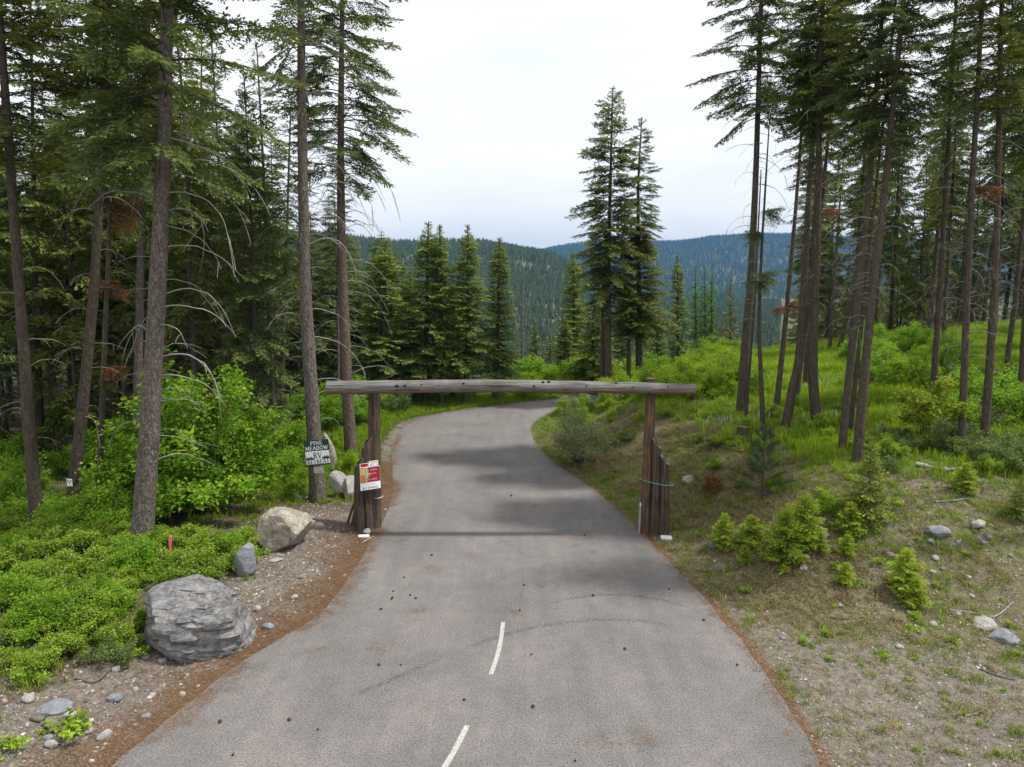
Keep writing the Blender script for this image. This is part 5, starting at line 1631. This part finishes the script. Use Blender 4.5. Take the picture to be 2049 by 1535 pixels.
rock('flat blue-grey stone lying on the bank', 1885, 1082, (.72, .5, .34), 907, 'rock_blue', .3, .2, sub=3)
rock('pale flat stone near the picture edge on the bank', 1965, 1062, (.55, .4, .22), 908, 'rock_pale', .3, .5, sub=3)
rock('dark rounded stone at the road side of the saplings', 1431, 1098, (.40, .34, .32), 909, 'rock_blue', .3, .5, sub=3)
rock('pale stone on the grassy bank above the rope', 1380, 968, (.5, .4, .3), 910, 'rock_pale', .3, .2, sub=3)
rock('white slab on the gravel in front of the tan boulder', 548, 1126, (.42, .3, .10), 911, 'rock_pale', .3, .2, sub=3)
rock('pale leaning stone in the grass before the sign fir', 594, 1000, (.5, .25, .22), 912, 'rock_pale', .3, -.4, (.1, .35), sub=3)
rock('blue-grey ledge stone breaking through the gravel in the corner', 95, 1430, (.62, .42, .2), 913, 'rock_blue', .4, .35, (.1, .1), sub=3)
rock('heap of pale rubble rock at the picture edge on the gravel', 2024, 1290, (.8, .6, .34), 914, 'rock_blue', .45, .35, sub=3)
rock('flat pale rock showing through grass near the picture edge', 1985, 1262, (.75, .6, .2), 915, 'rock_pale', .5, 1.35, sub=3)
rock('small dark red stone below the saplings', 1610, 1146, (.30, .25, .2), 916, 'rock_tan', .3, .9, sub=3)
for k, (px, py, w, lab) in enumerate([
    (534, 1262, .34, 'grey stone between the layered boulder and the road'), (588, 1200, .24, 'white stone lying nearest the asphalt by the boulder'),
    (362, 1396, .20, 'pinkish white stone on the needle litter'), (222, 1408, .34, 'pair-topped pale stone on the gravel below the thicket'),
    (205, 1482, .34, 'rust-streaked pale stone near the bottom edge'), (172, 1470, .24, 'greenish white stone beside the bottom tuft'),
    (288, 1440, .22, 'pale chip of stone halfway down the gravel'), (230, 1345, .24, 'white stone just under the thicket edge'),
    (268, 1385, .18, 'small white stone under the layered boulder'), (602, 1158, .22, 'grey stone on the needle litter above the asphalt'),
    (512, 1225, .28, 'pale stone touching the flank of the layered boulder'), (50, 1408, .3, 'pale stone in the corner under the thicket'),
    (745, 1042, .16, 'small pale stone on the verge beside the gate post'), (770, 1022, .18, 'bluish stone at the asphalt edge by the gate'),
    (96, 1500, .28, 'white stone at the very bottom beside the tuft')]):
    rock(lab, px, py, (w * .9, w * .7, w * .55), 950 + k, 'rock_pale' if k % 3 else 'rock_blue', .25, k * 1.1, name='stone', cat='stone', sub=2, planes=7)
for k in range(46):
    px, py = (rg.uniform(1420, 2040), rg.uniform(1050, 1330)) if k < 30 else (rg.uniform(20, 520), rg.uniform(1230, 1500))
    if k >= 30 and py < 1500 - (px - 20) * .35 - 90: continue
    p = G(px, py)
    d = road_info(p[:1], p[1:2])
    if d[2][0] or d[0][0] < .3: continue
    w = rg.uniform(.14, .26)
    rock('loose stone strewn over the stony bank' if k < 30 else 'loose stone strewn over the gravel verge', px, py, (w, w * .8, w * .55), 1000 + k % 7, 'rock_pale' if k % 2 else 'rock_blue', .3, k, name='stone', cat='stone', group='loose stones on the stony bank' if k < 30 else 'loose stones on the gravel verge', sub=2, planes=7)

# ------------------------------------------------------------------ signs, stakes and small things at the gate
def sign_on(name, label, cat, px0, py0, px1, py1, Y, yaw=0.0, roll=0.0, pitch=0.0, wid=None):
    c = at_plane((px0 + px1) / 2, (py0 + py1) / 2, Y)
    w = abs(at_plane(px1, py0, Y)[0] - at_plane(px0, py0, Y)[0]) / math.cos(yaw)
    h = abs(at_plane(px0, py0, Y)[2] - at_plane(px0, py1, Y)[2])
    t = thing(name, label, cat, tuple(c), (pitch, -roll, yaw))
    return t, w, h
bs = np.array(T2.location)
zs = at_plane(635, 907, bs[1])[2] - bs[2]
ytree = bs[1] + c2(zs)[1] - r2_ * 1.08
t, w, h = sign_on('camp_sign', 'green and white PINE MEADOW RV RETREAT sign nailed to a fir', 'sign', 610.5, 880.5, 659.5, 931, ytree - .05, R(4), R(4.6))
A = Acc(); panel(A, -w / 2, -h / 2, w / 2, h / 2, 0, 0, .03); ob('board', A.mesh('board', [M['sign_green']]), t)
A = Acc(); panel(A, -w / 2 + .015, -h / 2 + .05, w / 2 - .015, h * .07, -.0175, 0, .003); ob('white_panel', A.mesh('white_panel', [M['sign_white']]), t)
A = Acc()
word(A, 'PINE', 0, h * .315, h * .145, w * .50, -.0185, 0)
word(A, 'MEADOW', 0, h * .11, h * .155, w * .93, -.0185, 0)
ob('lettering', A.mesh('lettering', [M['sign_white']]), t)
A = Acc()
word(A, 'RV', .0, -h * .225, h * .235, w * .36, -.0205, 0)
word(A, 'RETREAT', 0, -h * .435, h * .165, w * .90, -.0205, 0)
ob('lettering', A.mesh('lettering', [M['sign_ink']]), t)
A = Acc(); rgs = np.random.default_rng(3)
for sx in (-1, 1):
    for k in range(9):
        x = sx * (w * .19 + k * w * .032) ; hh = h * rgs.uniform(.06, .15)
        A.add([(x - w * .025, -.0205 - .0002 * k, -h * .235), (x + w * .025, -.0205 - .0002 * k, -h * .235), (x, -.0205 - .0002 * k, -h * .235 + hh)], [(0, 1, 2)], 0)
    x0, x1 = sorted((sx * w * .17, sx * w * .475))
    A.add([(x0, -.0201, -h * .26), (x1, -.0201, -h * .26), (x1, -.0201, -h * .225), (x0, -.0201, -h * .225)], [(0, 1, 2, 3)], 0)
ob('tree_emblem', A.mesh('tree_emblem', [M['sign_ink']]), t)
def scribble(A, x0, x1, z, h, y, mat, seed, blocks=9):
    rgq = np.random.default_rng(seed)
    x = x0; step = (x1 - x0) / blocks
    for k in range(blocks):
        if rgq.random() < .16: continue
        a = x0 + k * step
        A.add([(a, y, z), (a + step * .72, y, z), (a + step * .72, y, z + h * rgq.uniform(.7, 1)), (a, y, z + h * rgq.uniform(.7, 1))], [(0, 1, 2, 3)], mat)
t, w, h = sign_on('notice_plate', 'small grey notice plate under the green and white sign', 'sign', 628, 934.5, 648, 946.5, ytree - .02, 0, R(4))
A = Acc(); panel(A, -w / 2, -h / 2, w / 2, h / 2, 0, 0, .012); ob('plate', A.mesh('plate', [M['placard']]), t)
A = Acc(); scribble(A, -w * .38, w * .38, -h * .3, h * .15, -.0075, 0, 4, 12); scribble(A, -w * .12, w * .1, h * .05, h * .16, -.0075, 0, 5, 3)
ob('print', A.mesh('print', [M['sign_grey']]), t)
# trail placard
bs5 = np.array(T5.location)
z5 = at_plane(139, 965, bs5[1])[2] - bs5[2]
t, w, h = sign_on('trail_placard', 'small white placard with a dark antler emblem on a dark fir', 'sign', 134, 958.5, 144.5, 973, bs5[1] - r5_ * 1.12 - .02, 0, 0)
A = Acc(); panel(A, -w / 2, -h / 2, w / 2, h / 2, 0, 0, .012); ob('plate', A.mesh('plate', [M['sign_white']]), t)
A = Acc()
for sx in (-1, 1):
    stroke(A, [(0, h * .02), (sx * w * .2, h * .10), (sx * w * .33, h * .22), (sx * w * .38, h * .36)], w * .11, -.008, 0)
    stroke(A, [(sx * w * .18, h * .10), (sx * w * .12, h * .28)], w * .08, -.0082, 0)
stroke(A, [(0, h * .06), (0, -h * .04)], w * .16, -.0084, 0); stroke(A, [(0, -h * .09), (0, -h * .16)], w * .12, -.0084, 0)
ob('emblem', A.mesh('emblem', [M['navy']]), t)

# estate agent's board across the left-hand posts
yb = (lm[1] + la[1] + lb[1]) / 3 - .27
yaw = R(32)
t, w, h = sign_on('agent_sign', 'red and white property sign fixed across the gate posts', 'sign', 723, 934, 759, 980, yb, yaw, 0)
h *= .97
A = Acc(); panel(A, -w / 2, -h * .5, w / 2, h * .5, 0, 0, .012); ob('board', A.mesh('board', [M['sign_white']]), t)
A = Acc(); panel(A, -w / 2, h * .5, -w * .07, h * .70, 0, 0, .012); ob('rider', A.mesh('rider', [M['sign_white']]), t)
A = Acc(); panel(A, -w * .05, h * .515, w * .40, h * .76, -.004, 0, .012); ob('rider', A.mesh('rider', [M['sign_white']]), t)
y1 = -.0085
A = Acc()
def rect(x0, z0, x1, z1, y, m): A.add([(x0 * w, y, z0 * h), (x1 * w, y, z0 * h), (x1 * w, y, z1 * h), (x0 * w, y, z1 * h)], [(0, 1, 2, 3)], m)
rect(-.46, .545, -.10, .68, y1, 0); rect(-.01, .69, .37, .74, y1 - .004, 1)
rect(-.49, -.17, .49, .49, y1, 2)
rect(-.48, .17, -.26, .47, y1 - .001, 3); rect(-.48, -.16, -.25, .15, y1 - .001, 4); rect(-.25, .02, -.10, .34, y1 - .001, 5); rect(-.24, .35, -.13, .47, y1 - .001, 3); rect(-.10, .12, .02, .25, y1 - .001, 4); rect(-.24, -.15, -.16, .0, y1 - .001, 5)
ob('print', A.mesh('print', [M['sign_red'], M['sign_pink'], M['sign_maroon'], M['sign_yellow'], M['sign_orange'], M['sign_sage']]), t)
A = Acc()
scribble(A, -w * .16, w * .36, h * .34, h * .07, y1 - .002, 1, 7, 9); scribble(A, -w * .08, w * .36, h * .18, h * .06, y1 - .002, 1, 8, 8); scribble(A, -w * .2, w * .34, -h * .08, h * .07, y1 - .002, 1, 9, 10)
scribble(A, -w * .36, w * .34, -h * .26, h * .035, y1, 0, 10, 14); scribble(A, -w * .18, w * .18, -h * .32, h * .03, y1, 0, 11, 8)
scribble(A, -.0 * w, .34 * w, .61 * h, h * .045, y1 - .004, 0, 12, 6); scribble(A, -.0 * w, .34 * w, .545 * h, h * .045, y1 - .004, 0, 13, 6)
ob('fine_print', A.mesh('fine_print', [M['sign_grey'], M['sign_pink']]), t)
A = Acc(); text_geo(A, '8173040822', 0, -h * .465, h * .105, w * .78, y1, 0)
ob('lettering', A.mesh('lettering', [M['sign_ink']]), t)

def stake(label, px, py, py_top, wpx, mat, lean=0.0):
    p = G(px, py)
    top = at_plane(px, py_top, p[1])[2] - p[2]
    dep = p[1] * CP + (CAM_H - p[2]) * SP
    wd = wpx / FPX * dep
    t = thing('survey_stake', label, 'stake', tuple(p), (0, lean, .3))
    A = Acc(); V, F = box_geo(0, 0, top / 2 - .05, wd, wd * .45, top + .1); V[4:, 0] += .0
    A.add(V, F, 0); ob('stake', A.mesh('stake', [M[mat]]), t)
stake('pink-painted survey stake in the thicket beside the thick fir', 341, 1128, 1073, 5, 'stake_pink', .06)
stake('orange survey stake behind the placard fir', 161, 1028, 990, 5, 'stake_orange', .02)
stake('weathered orange stake under the huge maple shrub', 255, 1040, 1008, 5, 'stake_orange', 0)

# leaning slats behind the left posts
for k, (x0, y0, x1, y1_, lab) in enumerate([(694, 1050, 709, 1006, 'outer dark slat leaning against the gate posts'), (703, 1053, 713, 1012, 'inner dark slat leaning against the gate posts')]):
    p = G(x0, y0)
    q = at_plane(x1, y1_, p[1])
    A = Acc(); V, F = tube([p * 0 - (q - p) * .06, q - p], [.045, .04], 5)
    A.add(V, F, 0); A.add(*cap_fan(V, np.arange(5, 10), q - p), 0)
    o = ob('leaning_slat', A.mesh('slat', [M['post']]), None, tuple(p))
    tag(o, lab, 'slat')
def lump(label, px, py, dim, mat, seed, name, cat, rz=0.0, sub=2, planes=5):
    p = G(px, py)
    o = ob(name, rock_mesh(dim, seed, mat, sub=sub, planes=planes), None, (p[0], p[1], p[2] + dim[2] * .42), (0, 0, rz))
    tag(o, label, cat)
def bevel_box(name, label, px, py, dim, mat, rz, cat, rot=(0, 0)):
    p = G(px, py)
    bm = bmesh.new()
    bmesh.ops.create_cube(bm, size=1.0)
    bmesh.ops.scale(bm, vec=dim, verts=bm.verts)
    bmesh.ops.bevel(bm, geom=bm.edges[:], offset=min(dim) * .16, segments=2, affect='EDGES')
    me = bpy.data.meshes.new(name); bm.to_mesh(me); bm.free()
    me.materials.append(M[mat])
    o = ob(name, me, None, (p[0], p[1], p[2] + dim[2] * .45), (rot[0], rot[1], rz))
    tag(o, label, cat)
M['white_rock'] = rock_mat('white_rock', [(0.3, (0.42, 0.43, 0.41)), (0.5, (0.62, 0.63, 0.60)), (0.7, (0.74, 0.74, 0.72))], 0, None, 2)
lump('rounded white stone at the foot of the sign-bearing gate posts', 735, 1068, (.26, .22, .2), 'white_rock', 71, 'stone', 'stone')
bevel_box('white_block', 'white block lying before the rounded white stone', 728, 1076, (.34, .16, .08), 'white', .15, 'block')
bevel_box('white_block', 'white block at the foot of the reddish gate posts', 1333, 1079, (.34, .24, .09), 'white', -.1, 'block')
p0, p1, p2 = G(722, 1088), G(735, 1083), G(748, 1074)
P = curve_pts([p0 + (0, 0, .02), p1 + (0, 0, .05), p2 + (0, 0, .02)], 10)
V, F = tube(P - P[0], .010, 5); A = Acc(); A.add(V, F, 0, .5, True)
tag(ob('cord', A.mesh('cord', [M['cord']]), None, tuple(P[0])), 'thin pale cord lying by the white block', 'cord')
p = flat_at(1280, 1066); p[2] = zat(p[0], p[1])
topz = at_plane(1283, 1006, p[1])[2] - p[2]
t = thing('marker_post', 'grey marker pipe with a silver cap beside the reddish gate posts', 'post', tuple(p))
V, F = tube([(0, 0, -.1), (.02, 0, topz * .75), (.03, 0, topz - .1)], [.06, .058, .058], 10); A = Acc(); A.add(V, F, 0, .5, True); ob('pipe', A.mesh('pipe', [M['pipe']]), t)
V, F = tube([(.03, 0, topz - .10), (.03, 0, topz - .05), (.03, 0, topz), (.03, 0, topz + .025)], [.068, .07, .055, .01], 10); A = Acc(); A.add(V, F, 0, .5, True); ob('cap', A.mesh('cap', [M['metal']]), t)
# wire hook on the left main post
c = at_plane(757, 996, lm[1] - .2)
V, F = tube(curve_pts([(-.12, -.02, 0), (0, -.05, .0), (.12, .05, .02), (.13, .1, .05)], 12), .008, 5); A = Acc(); A.add(V, F, 0, .5, True)
tag(ob('wire_loop', A.mesh('wire_loop', [M['metal']]), None, tuple(c)), 'bent wire loop round the post under the property sign', 'wire')

# stump, fallen log and sticks
p = G(1484, 880)
t = thing('stump', 'short grey stump in the meadow grass beside a round bush', 'stump', tuple(p))
ob('trunk', log_mesh([(0, 0, -.1), (0, 0, .2), (.02, 0, .5)], [.24, .2, .19], 12, .08, 3, [M['bark_dark'], M['endgrain']]), t)
P = [G(1832, 932), G(1862, 938), G(1885, 943), G(1925, 942)]
P = curve_pts([q + (0, 0, .06) for q in P], 14)
me = log_mesh(P - P[0], .052 + .02 * np.sin(np.linspace(0, 14, 14)) + .012 * np.cos(np.linspace(0, 31, 14)), 8, .3, 12, [M['rock_pale'], M['endgrain_pale']])
tag(ob('fallen_log', me, None, tuple(P[0])), 'bleached white log lying on top of the bank', 'log')
STK = [
    ([(1900, 1222), (1945, 1228), (1990, 1236), (2028, 1206)], .022, 'long curved bleached stick on the gravel near the picture edge'),
    ([(1872, 1006), (1912, 1003), (1945, 998)], .024, 'straight pale stick on the bank under the white log'),
    ([(1538, 1048), (1560, 1030), (1590, 1015)], .014, 'thin pale stick behind the low sapling clump'),
    ([(1553, 992), (1566, 980), (1578, 972)], .016, 'short pale stick beside the young pine'),
    ([(1627, 1118), (1631, 1104), (1635, 1092)], .016, 'upright pale twig beside the low sapling clump'),
    ([(1930, 1434), (1945, 1432), (1964, 1424)], .016, 'short white stick on the open gravel'),
    ([(1655, 1434), (1668, 1442), (1678, 1448)], .010, 'dark thin twig near the asphalt edge on the gravel'),
    ([(1655, 1236), (1680, 1240), (1700, 1240)], .016, 'brown twig on the gravel above a dark patch'),
    ([(1695, 1312), (1690, 1322), (1688, 1330)], .010, 'short pale splinter on the gravel'),
    ([(1170, 880), (1215, 884), (1245, 876)], .035, 'grey dead branch lying on the grassy bank inside the bend'),
    ([(150, 1360), (190, 1368), (225, 1340)], .022, 'dark root stick on the gravel below the thicket'),
    ([(60, 1440), (82, 1446), (104, 1424)], .022, 'short dark stick in the gravel corner'),
    ([(392, 1345), (420, 1340), (436, 1333)], .016, 'pale stick under the layered boulder'),
    ([(1288, 1404), (1298, 1408), (1308, 1409)], .009, 'small dark twig lying on the asphalt'),
    ([(1760, 1010), (1785, 1002), (1800, 1004)], .016, 'grey stick beside the taller green sapling'),
    ([(1960, 1340), (1990, 1352), (2030, 1362)], .014, 'dark stick lying in the rubble at the picture edge'),
]
for pts, r, lab in STK:
    P = curve_pts([G(*q) + (0, 0, r * 1.2) for q in pts], 10)
    V, F = tube(P - P[0], r * np.linspace(1, .55, 10), 6, wob=.15)
    A = Acc(); A.add(V, F, 0, .5, True)
    mt = 'twig' if 'dark' in lab or 'brown' in lab else 'dead'
    tag(ob('stick', A.mesh('stick', [M[mt]]), None, tuple(P[0])), lab, 'stick')

# pine cones on the asphalt
def cone_mesh():
    rgq = np.random.default_rng(8)
    A = Acc()
    V, F = ICO[2]
    A.add(V * (.028, .028, .042), F, 0)
    for k in range(40):
        z = -.035 + .07 * k / 40; rr = .030 * math.sqrt(max(.05, 1 - (z / .045) ** 2)); a = k * 2.4
        c = np.array([math.cos(a) * rr, math.sin(a) * rr, z]); o_ = np.array([math.cos(a), math.sin(a), .3]); s_ = np.array([-math.sin(a), math.cos(a), 0])
        A.add([c - s_ * .011, c + s_ * .011, c + o_ * .016], [(0, 1, 2)], 0)
    return A.mesh('pine_cone', [M['cone']])
CM = cone_mesh()
CONES = [(1048, 1172), (832, 1198), (821, 1192), (785, 1197), (787, 1184), (762, 1220), (784, 1200), (1187, 1193), (1063, 1311), (1066, 1416), (802, 1332), (1023, 993), (1070, 1015), (864, 1112), (1151, 1524), (440, 1446), (636, 1461), (579, 1442), (466, 1512), (1408, 1242), (1475, 1332), (929, 1402), (1170, 1072), (1040, 1222), (758, 1332), (809, 1156), (1250, 1300), (1338, 1180)]
for k, (px, py) in enumerate(CONES):
    p = flat_at(px, py)
    o = ob('pine_cone', CM, None, (p[0], p[1], .02), (math.pi / 2, 0, k * 1.7), .68 + .2 * math.sin(k * 3))
    tag(o, 'dark pine cone lying on the asphalt', 'pine cone', 'pine cones scattered on the asphalt')

# ------------------------------------------------------------------ ground cover that nobody could count
def tuft_mesh(nb, h, sp, w, mat, seed, bend=.5, lie=0.0):
    rgq = np.random.default_rng(seed)
    A = Acc()
    for k in range(nb):
        a = rgq.uniform(0, 6.28); r = sp * math.sqrt(rgq.random()); hh = h * rgq.uniform(.55, 1.15)
        b = np.array([math.cos(a) * r, math.sin(a) * r, -.01])
        a2 = rgq.uniform(0, 6.28); d = np.array([math.cos(a2), math.sin(a2), 0]); s = np.array([-d[1], d[0], 0])
        bd = bend * rgq.uniform(.3, 1.2) + lie
        m_ = b + d * hh * bd * .35 + (0, 0, hh * (.6 - lie * .35)); e = b + d * hh * bd + (0, 0, hh * max(.08, .95 - lie))
        V = [b - s * w, b + s * w, m_ + s * w * .8, m_ - s * w * .8, e]
        tt = rgq.uniform(.2, .9)
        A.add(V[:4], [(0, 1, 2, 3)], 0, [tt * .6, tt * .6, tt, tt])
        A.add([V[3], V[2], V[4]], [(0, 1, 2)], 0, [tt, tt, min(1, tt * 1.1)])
    return A.mesh('tuft', [M[mat]])
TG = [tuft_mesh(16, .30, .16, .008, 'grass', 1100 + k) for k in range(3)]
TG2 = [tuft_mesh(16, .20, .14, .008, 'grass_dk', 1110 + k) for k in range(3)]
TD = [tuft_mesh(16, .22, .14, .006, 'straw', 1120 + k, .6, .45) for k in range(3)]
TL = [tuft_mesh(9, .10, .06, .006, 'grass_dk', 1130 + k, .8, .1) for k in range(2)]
rg = np.random.default_rng(55)
def sample(n, pxr, pyr, fn):
    """ground points seen in an image window, thinned by fn(x,y)->probability"""
    px = rg.uniform(*pxr, n); py = rg.uniform(*pyr, n)
    out = []
    # plan sampling instead: even density per square metre
    return px, py
def plan(n, xr, yr, fn):
    x = rg.uniform(*xr, n); y = rg.uniform(*yr, n)
    d, rt, ins = road_info(x, y)
    P = np.stack([x, y], 1)
    inn = inside(P, TOE_POLY)
    s = np.where(inn, seg_dist(P, TOE), -seg_dist(P, TOE))
    pr = fn(x, y, d, rt, s)
    k = (~ins) & (rg.random(n) < pr) & (d > .02)
    x, y = x[k], y[k]
    return np.stack([x, y, zq(x, y)], 1)
def sc(name, P, protos, label, smin=.7, smax=1.3, tilt=.12, lift=0.0):
    n = len(P)
    P = P.copy(); P[:, 2] += lift
    return make_scatter(name, P, rg.uniform(smin, smax, n), rg.uniform(0, 6.28, n), rg.integers(0, len(protos), n), protos, label, rg.normal(size=(n, 2)) * tilt)
P = plan(60000, (3, 40), (20, 60), lambda x, y, d, rt, s: np.where(rt & (s > 3), np.clip(.9 * smooth((s - 3.6) / 3.5) * (0.25 + 1.2 * (noise2(x, y, 2.2, 71, 2) > .44)), 0, 1) * np.where(y < 22.5, .3, 1), 0))
sc('meadow_grass', P, TG, 'bright green meadow grass under the firs', .7, 1.5)
P = plan(42000, (-22, 8), (24, 54), lambda x, y, d, rt, s: np.where(~rt & (d > .35), smooth((d - .35) / .6) * (smooth((7.5 - d) / 4) + .12) * np.where(y < 26, .35, 1), 0))
sc('verge_grass', P, TG2 + TG[:1], 'green grass on the verge along the road', .6, 1.25)
P = plan(9000, (-16, -3), (9, 25), lambda x, y, d, rt, s: np.where(~rt & (d > 2.0), .55 * smooth((d - 2.2) / 1.5) * (.3 + (noise2(x, y, 1.4, 72, 2) > .5)), 0) * .6)
sc('verge_grass', P, TG2, 'grass between the snowberry shrubs', .6, 1.2)
P = plan(52000, (1, 26), (9, 34), lambda x, y, d, rt, s: np.where(rt & (d > .25), np.clip(.14 + .8 * smooth((s + 1.2) / 2) * smooth((7.5 - s) / 3.5) * (noise2(x, y, 1.3, 73, 2) > .42), 0, 1) * np.where((x > 9) & (s > -.5), .35, 1), 0))
sc('dry_grass', P, TD, 'dry straw-coloured grass on the bank', .5, 1.2, .3)
P = plan(46000, (1, 26), (9, 44), lambda x, y, d, rt, s: np.where(rt & (d > .1), .10 + .5 * (noise2(x, y, 1.1, 74, 2) > .56) + .8 * (s > -2) * (s < 7) * smooth((noise2(x, y, 2.6, 35, 3) - .40) / .2) + .3 * smooth((.9 - d) / .5), 0) * .8)
P = P[(P[:, 1] > 17) | (rg.random(len(P)) < .45)]
sc('sparse_grass', P, TL + TG2[:1], 'sparse green blades on the stony ground', .5, 1.2, .2)
# lupins in the meadow
def lupin():
    A = Acc(); rgq = np.random.default_rng(4)
    for k in range(14):
        z = .22 + .2 * k / 14; a = k * 2.4; r = .028 * (1 - k / 20)
        c = np.array([math.cos(a) * r, math.sin(a) * r, z]); s_ = np.array([-math.sin(a), math.cos(a), 0]) * .016
        A.add([c - s_, c + s_, c + s_ + (0, 0, .028), c - s_ + (0, 0, .028)], [(0, 1, 2, 3)], 0, rgq.random())
    V, F = tube([(0, 0, 0), (0, 0, .25)], [.005, .004], 4); A.add(V, F, 1)
    return A.mesh('lupin', [M['petal'], M['grass_dk']])
P = plan(14000, (6, 24), (26, 40), lambda x, y, d, rt, s: np.where(rt & (s > 5) & (s < 14), .08 * (noise2(x, y, 2.0, 75, 2) > .56), 0))
sc('wildflowers', P, [lupin()], 'pale lupins scattered through the meadow grass', .6, 1.1)

# loose gravel and fallen needles
def pebble(seed):
    rgq = np.random.default_rng(seed)
    V, F = ICO[1]
    V = V * rgq.uniform(.7, 1.2, (len(V), 1)) * (1, .8, .55)
    A = Acc(); A.add(V, F, 0, rgq.random())
    return A
def pebble_mats():
    m, nt, out = new_mat('gravel_stone')
    oi = N(nt, 'ShaderNodeObjectInfo')
    c = ramp(nt, oi.outputs['Random'], [(0.0, (0.10, 0.095, 0.09)), (0.35, (0.20, 0.18, 0.16)), (0.7, (0.31, 0.28, 0.245)), (0.95, (0.42, 0.39, 0.36)), (1.0, (0.58, 0.56, 0.53))])
    bsdf(nt, out, c, .85, .2)
    return m
M['pebble'] = pebble_mats()
PB = [pebble(1200 + k).mesh('pebble', [M['pebble']]) for k in range(4)]
P = plan(110000, (1.5, 22), (8.5, 28), lambda x, y, d, rt, s: np.where(rt & (d > .05), np.clip(.28 * smooth((21.5 - y) / 5) + .45 * ((x > 8) & (s > 0) & (s < 6)) * (noise2(x, y, 1.5, 76, 2) > .45), 0, .6), 0))
n = len(P)
make_scatter('gravel', P + (0, 0, .004), .012 + .030 * rg.random(n) ** 3, rg.uniform(0, 6.28, n), rg.integers(0, 4, n), PB, 'loose gravel on the bank and its foot', rg.normal(size=(n, 2)) * .4)
P = plan(60000, (-14, -1), (8.5, 25), lambda x, y, d, rt, s: np.where(~rt & (d > .15) & (d < 4.2), .36 * smooth((d - .15) / .8) * smooth((4.2 - d) / 1.8) + .06, 0))
n = len(P)
make_scatter('gravel', P + (0, 0, .004), .014 + .045 * rg.random(n) ** 3.5, rg.uniform(0, 6.28, n), rg.integers(0, 4, n), PB, 'loose gravel around the boulders', rg.normal(size=(n, 2)) * .4)
def needles(seed, n=22, r=.09, nl=.075):
    rgq = np.random.default_rng(seed)
    a = rgq.uniform(0, 6.28, n); D = np.stack([np.cos(a), np.sin(a), rgq.normal(size=n) * .12], 1)
    B = np.stack([rgq.normal(size=n) * r, rgq.normal(size=n) * r, rgq.uniform(0, .02, n)], 1)
    V, F = strips(B, D, nl * rgq.uniform(.6, 1.3, n), .006, rgq, .9)
    A = Acc(); A.add(V, F, 0, np.repeat(rgq.uniform(.1, .95, n), 4))
    return A.mesh('needle_clump', [M['needle_l']])
NC = [needles(1300 + k) for k in range(4)]
P = plan(120000, (-14, 8), (8.5, 30), lambda x, y, d, rt, s: np.where(rt, .5 * np.exp(-d / .22), 1.0 * np.exp(-(d / (.35 + 1.0 * noise2(x, y, 1.8, 77, 2))) ** 2) + .34 * np.exp(-d / 1.6) * (.4 + (noise2(x, y, .9, 78, 2) > .48))))
sc('fallen_needles', P, NC, 'orange-brown pine needles drifted along the asphalt edges', .7, 1.4, .1, .005)
# needle clumps blown on to the asphalt
spots = [(850, 1140), (872, 1138), (1010, 1083), (1025, 1217), (1030, 1222), (832, 1222), (1160, 1090), (765, 1292), (748, 1300), (955, 1040), (1200, 1480), (1280, 1475), (1275, 1490), (1290, 1485), (1075, 1172), (760, 1075), (800, 1082), (640, 1300), (1180, 1105), (935, 1076)]
Q = []
for px, py in spots:
    c = flat_at(px, py)
    for k in range(rg.integers(5, 12)):
        Q.append((c[0] + rg.normal() * .12, c[1] + rg.normal() * .10, .004))
sc('fallen_needles', np.array(Q), NC, 'little drifts of brown needles on the open asphalt', .5, .9, .03)
P = []
for k in range(2600):
    f = rg.uniform(3, 100); i = int(f); u = f - i
    a = LW[i] + (LW[i + 1] - LW[i]) * u; b = RW[i] + (RW[i + 1] - RW[i]) * u
    if rg.random() < .78:
        if noise2([a[0]], [a[1]], 1.3, 81, 2)[0] < .45: continue
        P.append((*(a + (b - a) * abs(rg.normal()) * .022), .004))
    else:
        P.append((*(b + (a - b) * abs(rg.normal()) * .012), .004))
sc('fallen_needles', np.array(P), NC, 'needles strewn over the rim of the asphalt', .5, 1.0, .03)

# ------------------------------------------------------------------ the air between here and the far ridge
m, nt, out = new_mat('haze')
pv = N(nt, 'ShaderNodeVolumePrincipled')
pv.inputs['Color'].default_value = (0.12, 0.32, 0.66, 1)
pv.inputs['Density'].default_value = 0.00012
pv.inputs['Anisotropy'].default_value = 0.0
nt.links.new(pv.outputs[0], out.inputs['Volume'])
zlo, zhi = float(GZ.min()) - 2.0, float(GZ.max()) + 30.0
A = Acc()
V, F = box_geo((xs[0] + xs[-1]) / 2, (ys[0] + ys[-1]) / 2, (zlo + zhi) / 2, xs[-1] - xs[0] + 40, ys[-1] - ys[0] + 40, zhi - zlo)
A.add(V, F, 0)
tag(ob('haze', A.mesh('haze', [m])), 'thin blue air over the valley', kind='stuff')
print('fillers', n1, n1b, n1c, n2, n2b, n3, 'tris', sum(len(me.loop_triangles) or len(me.polygons) * 2 for me in bpy.data.meshes))
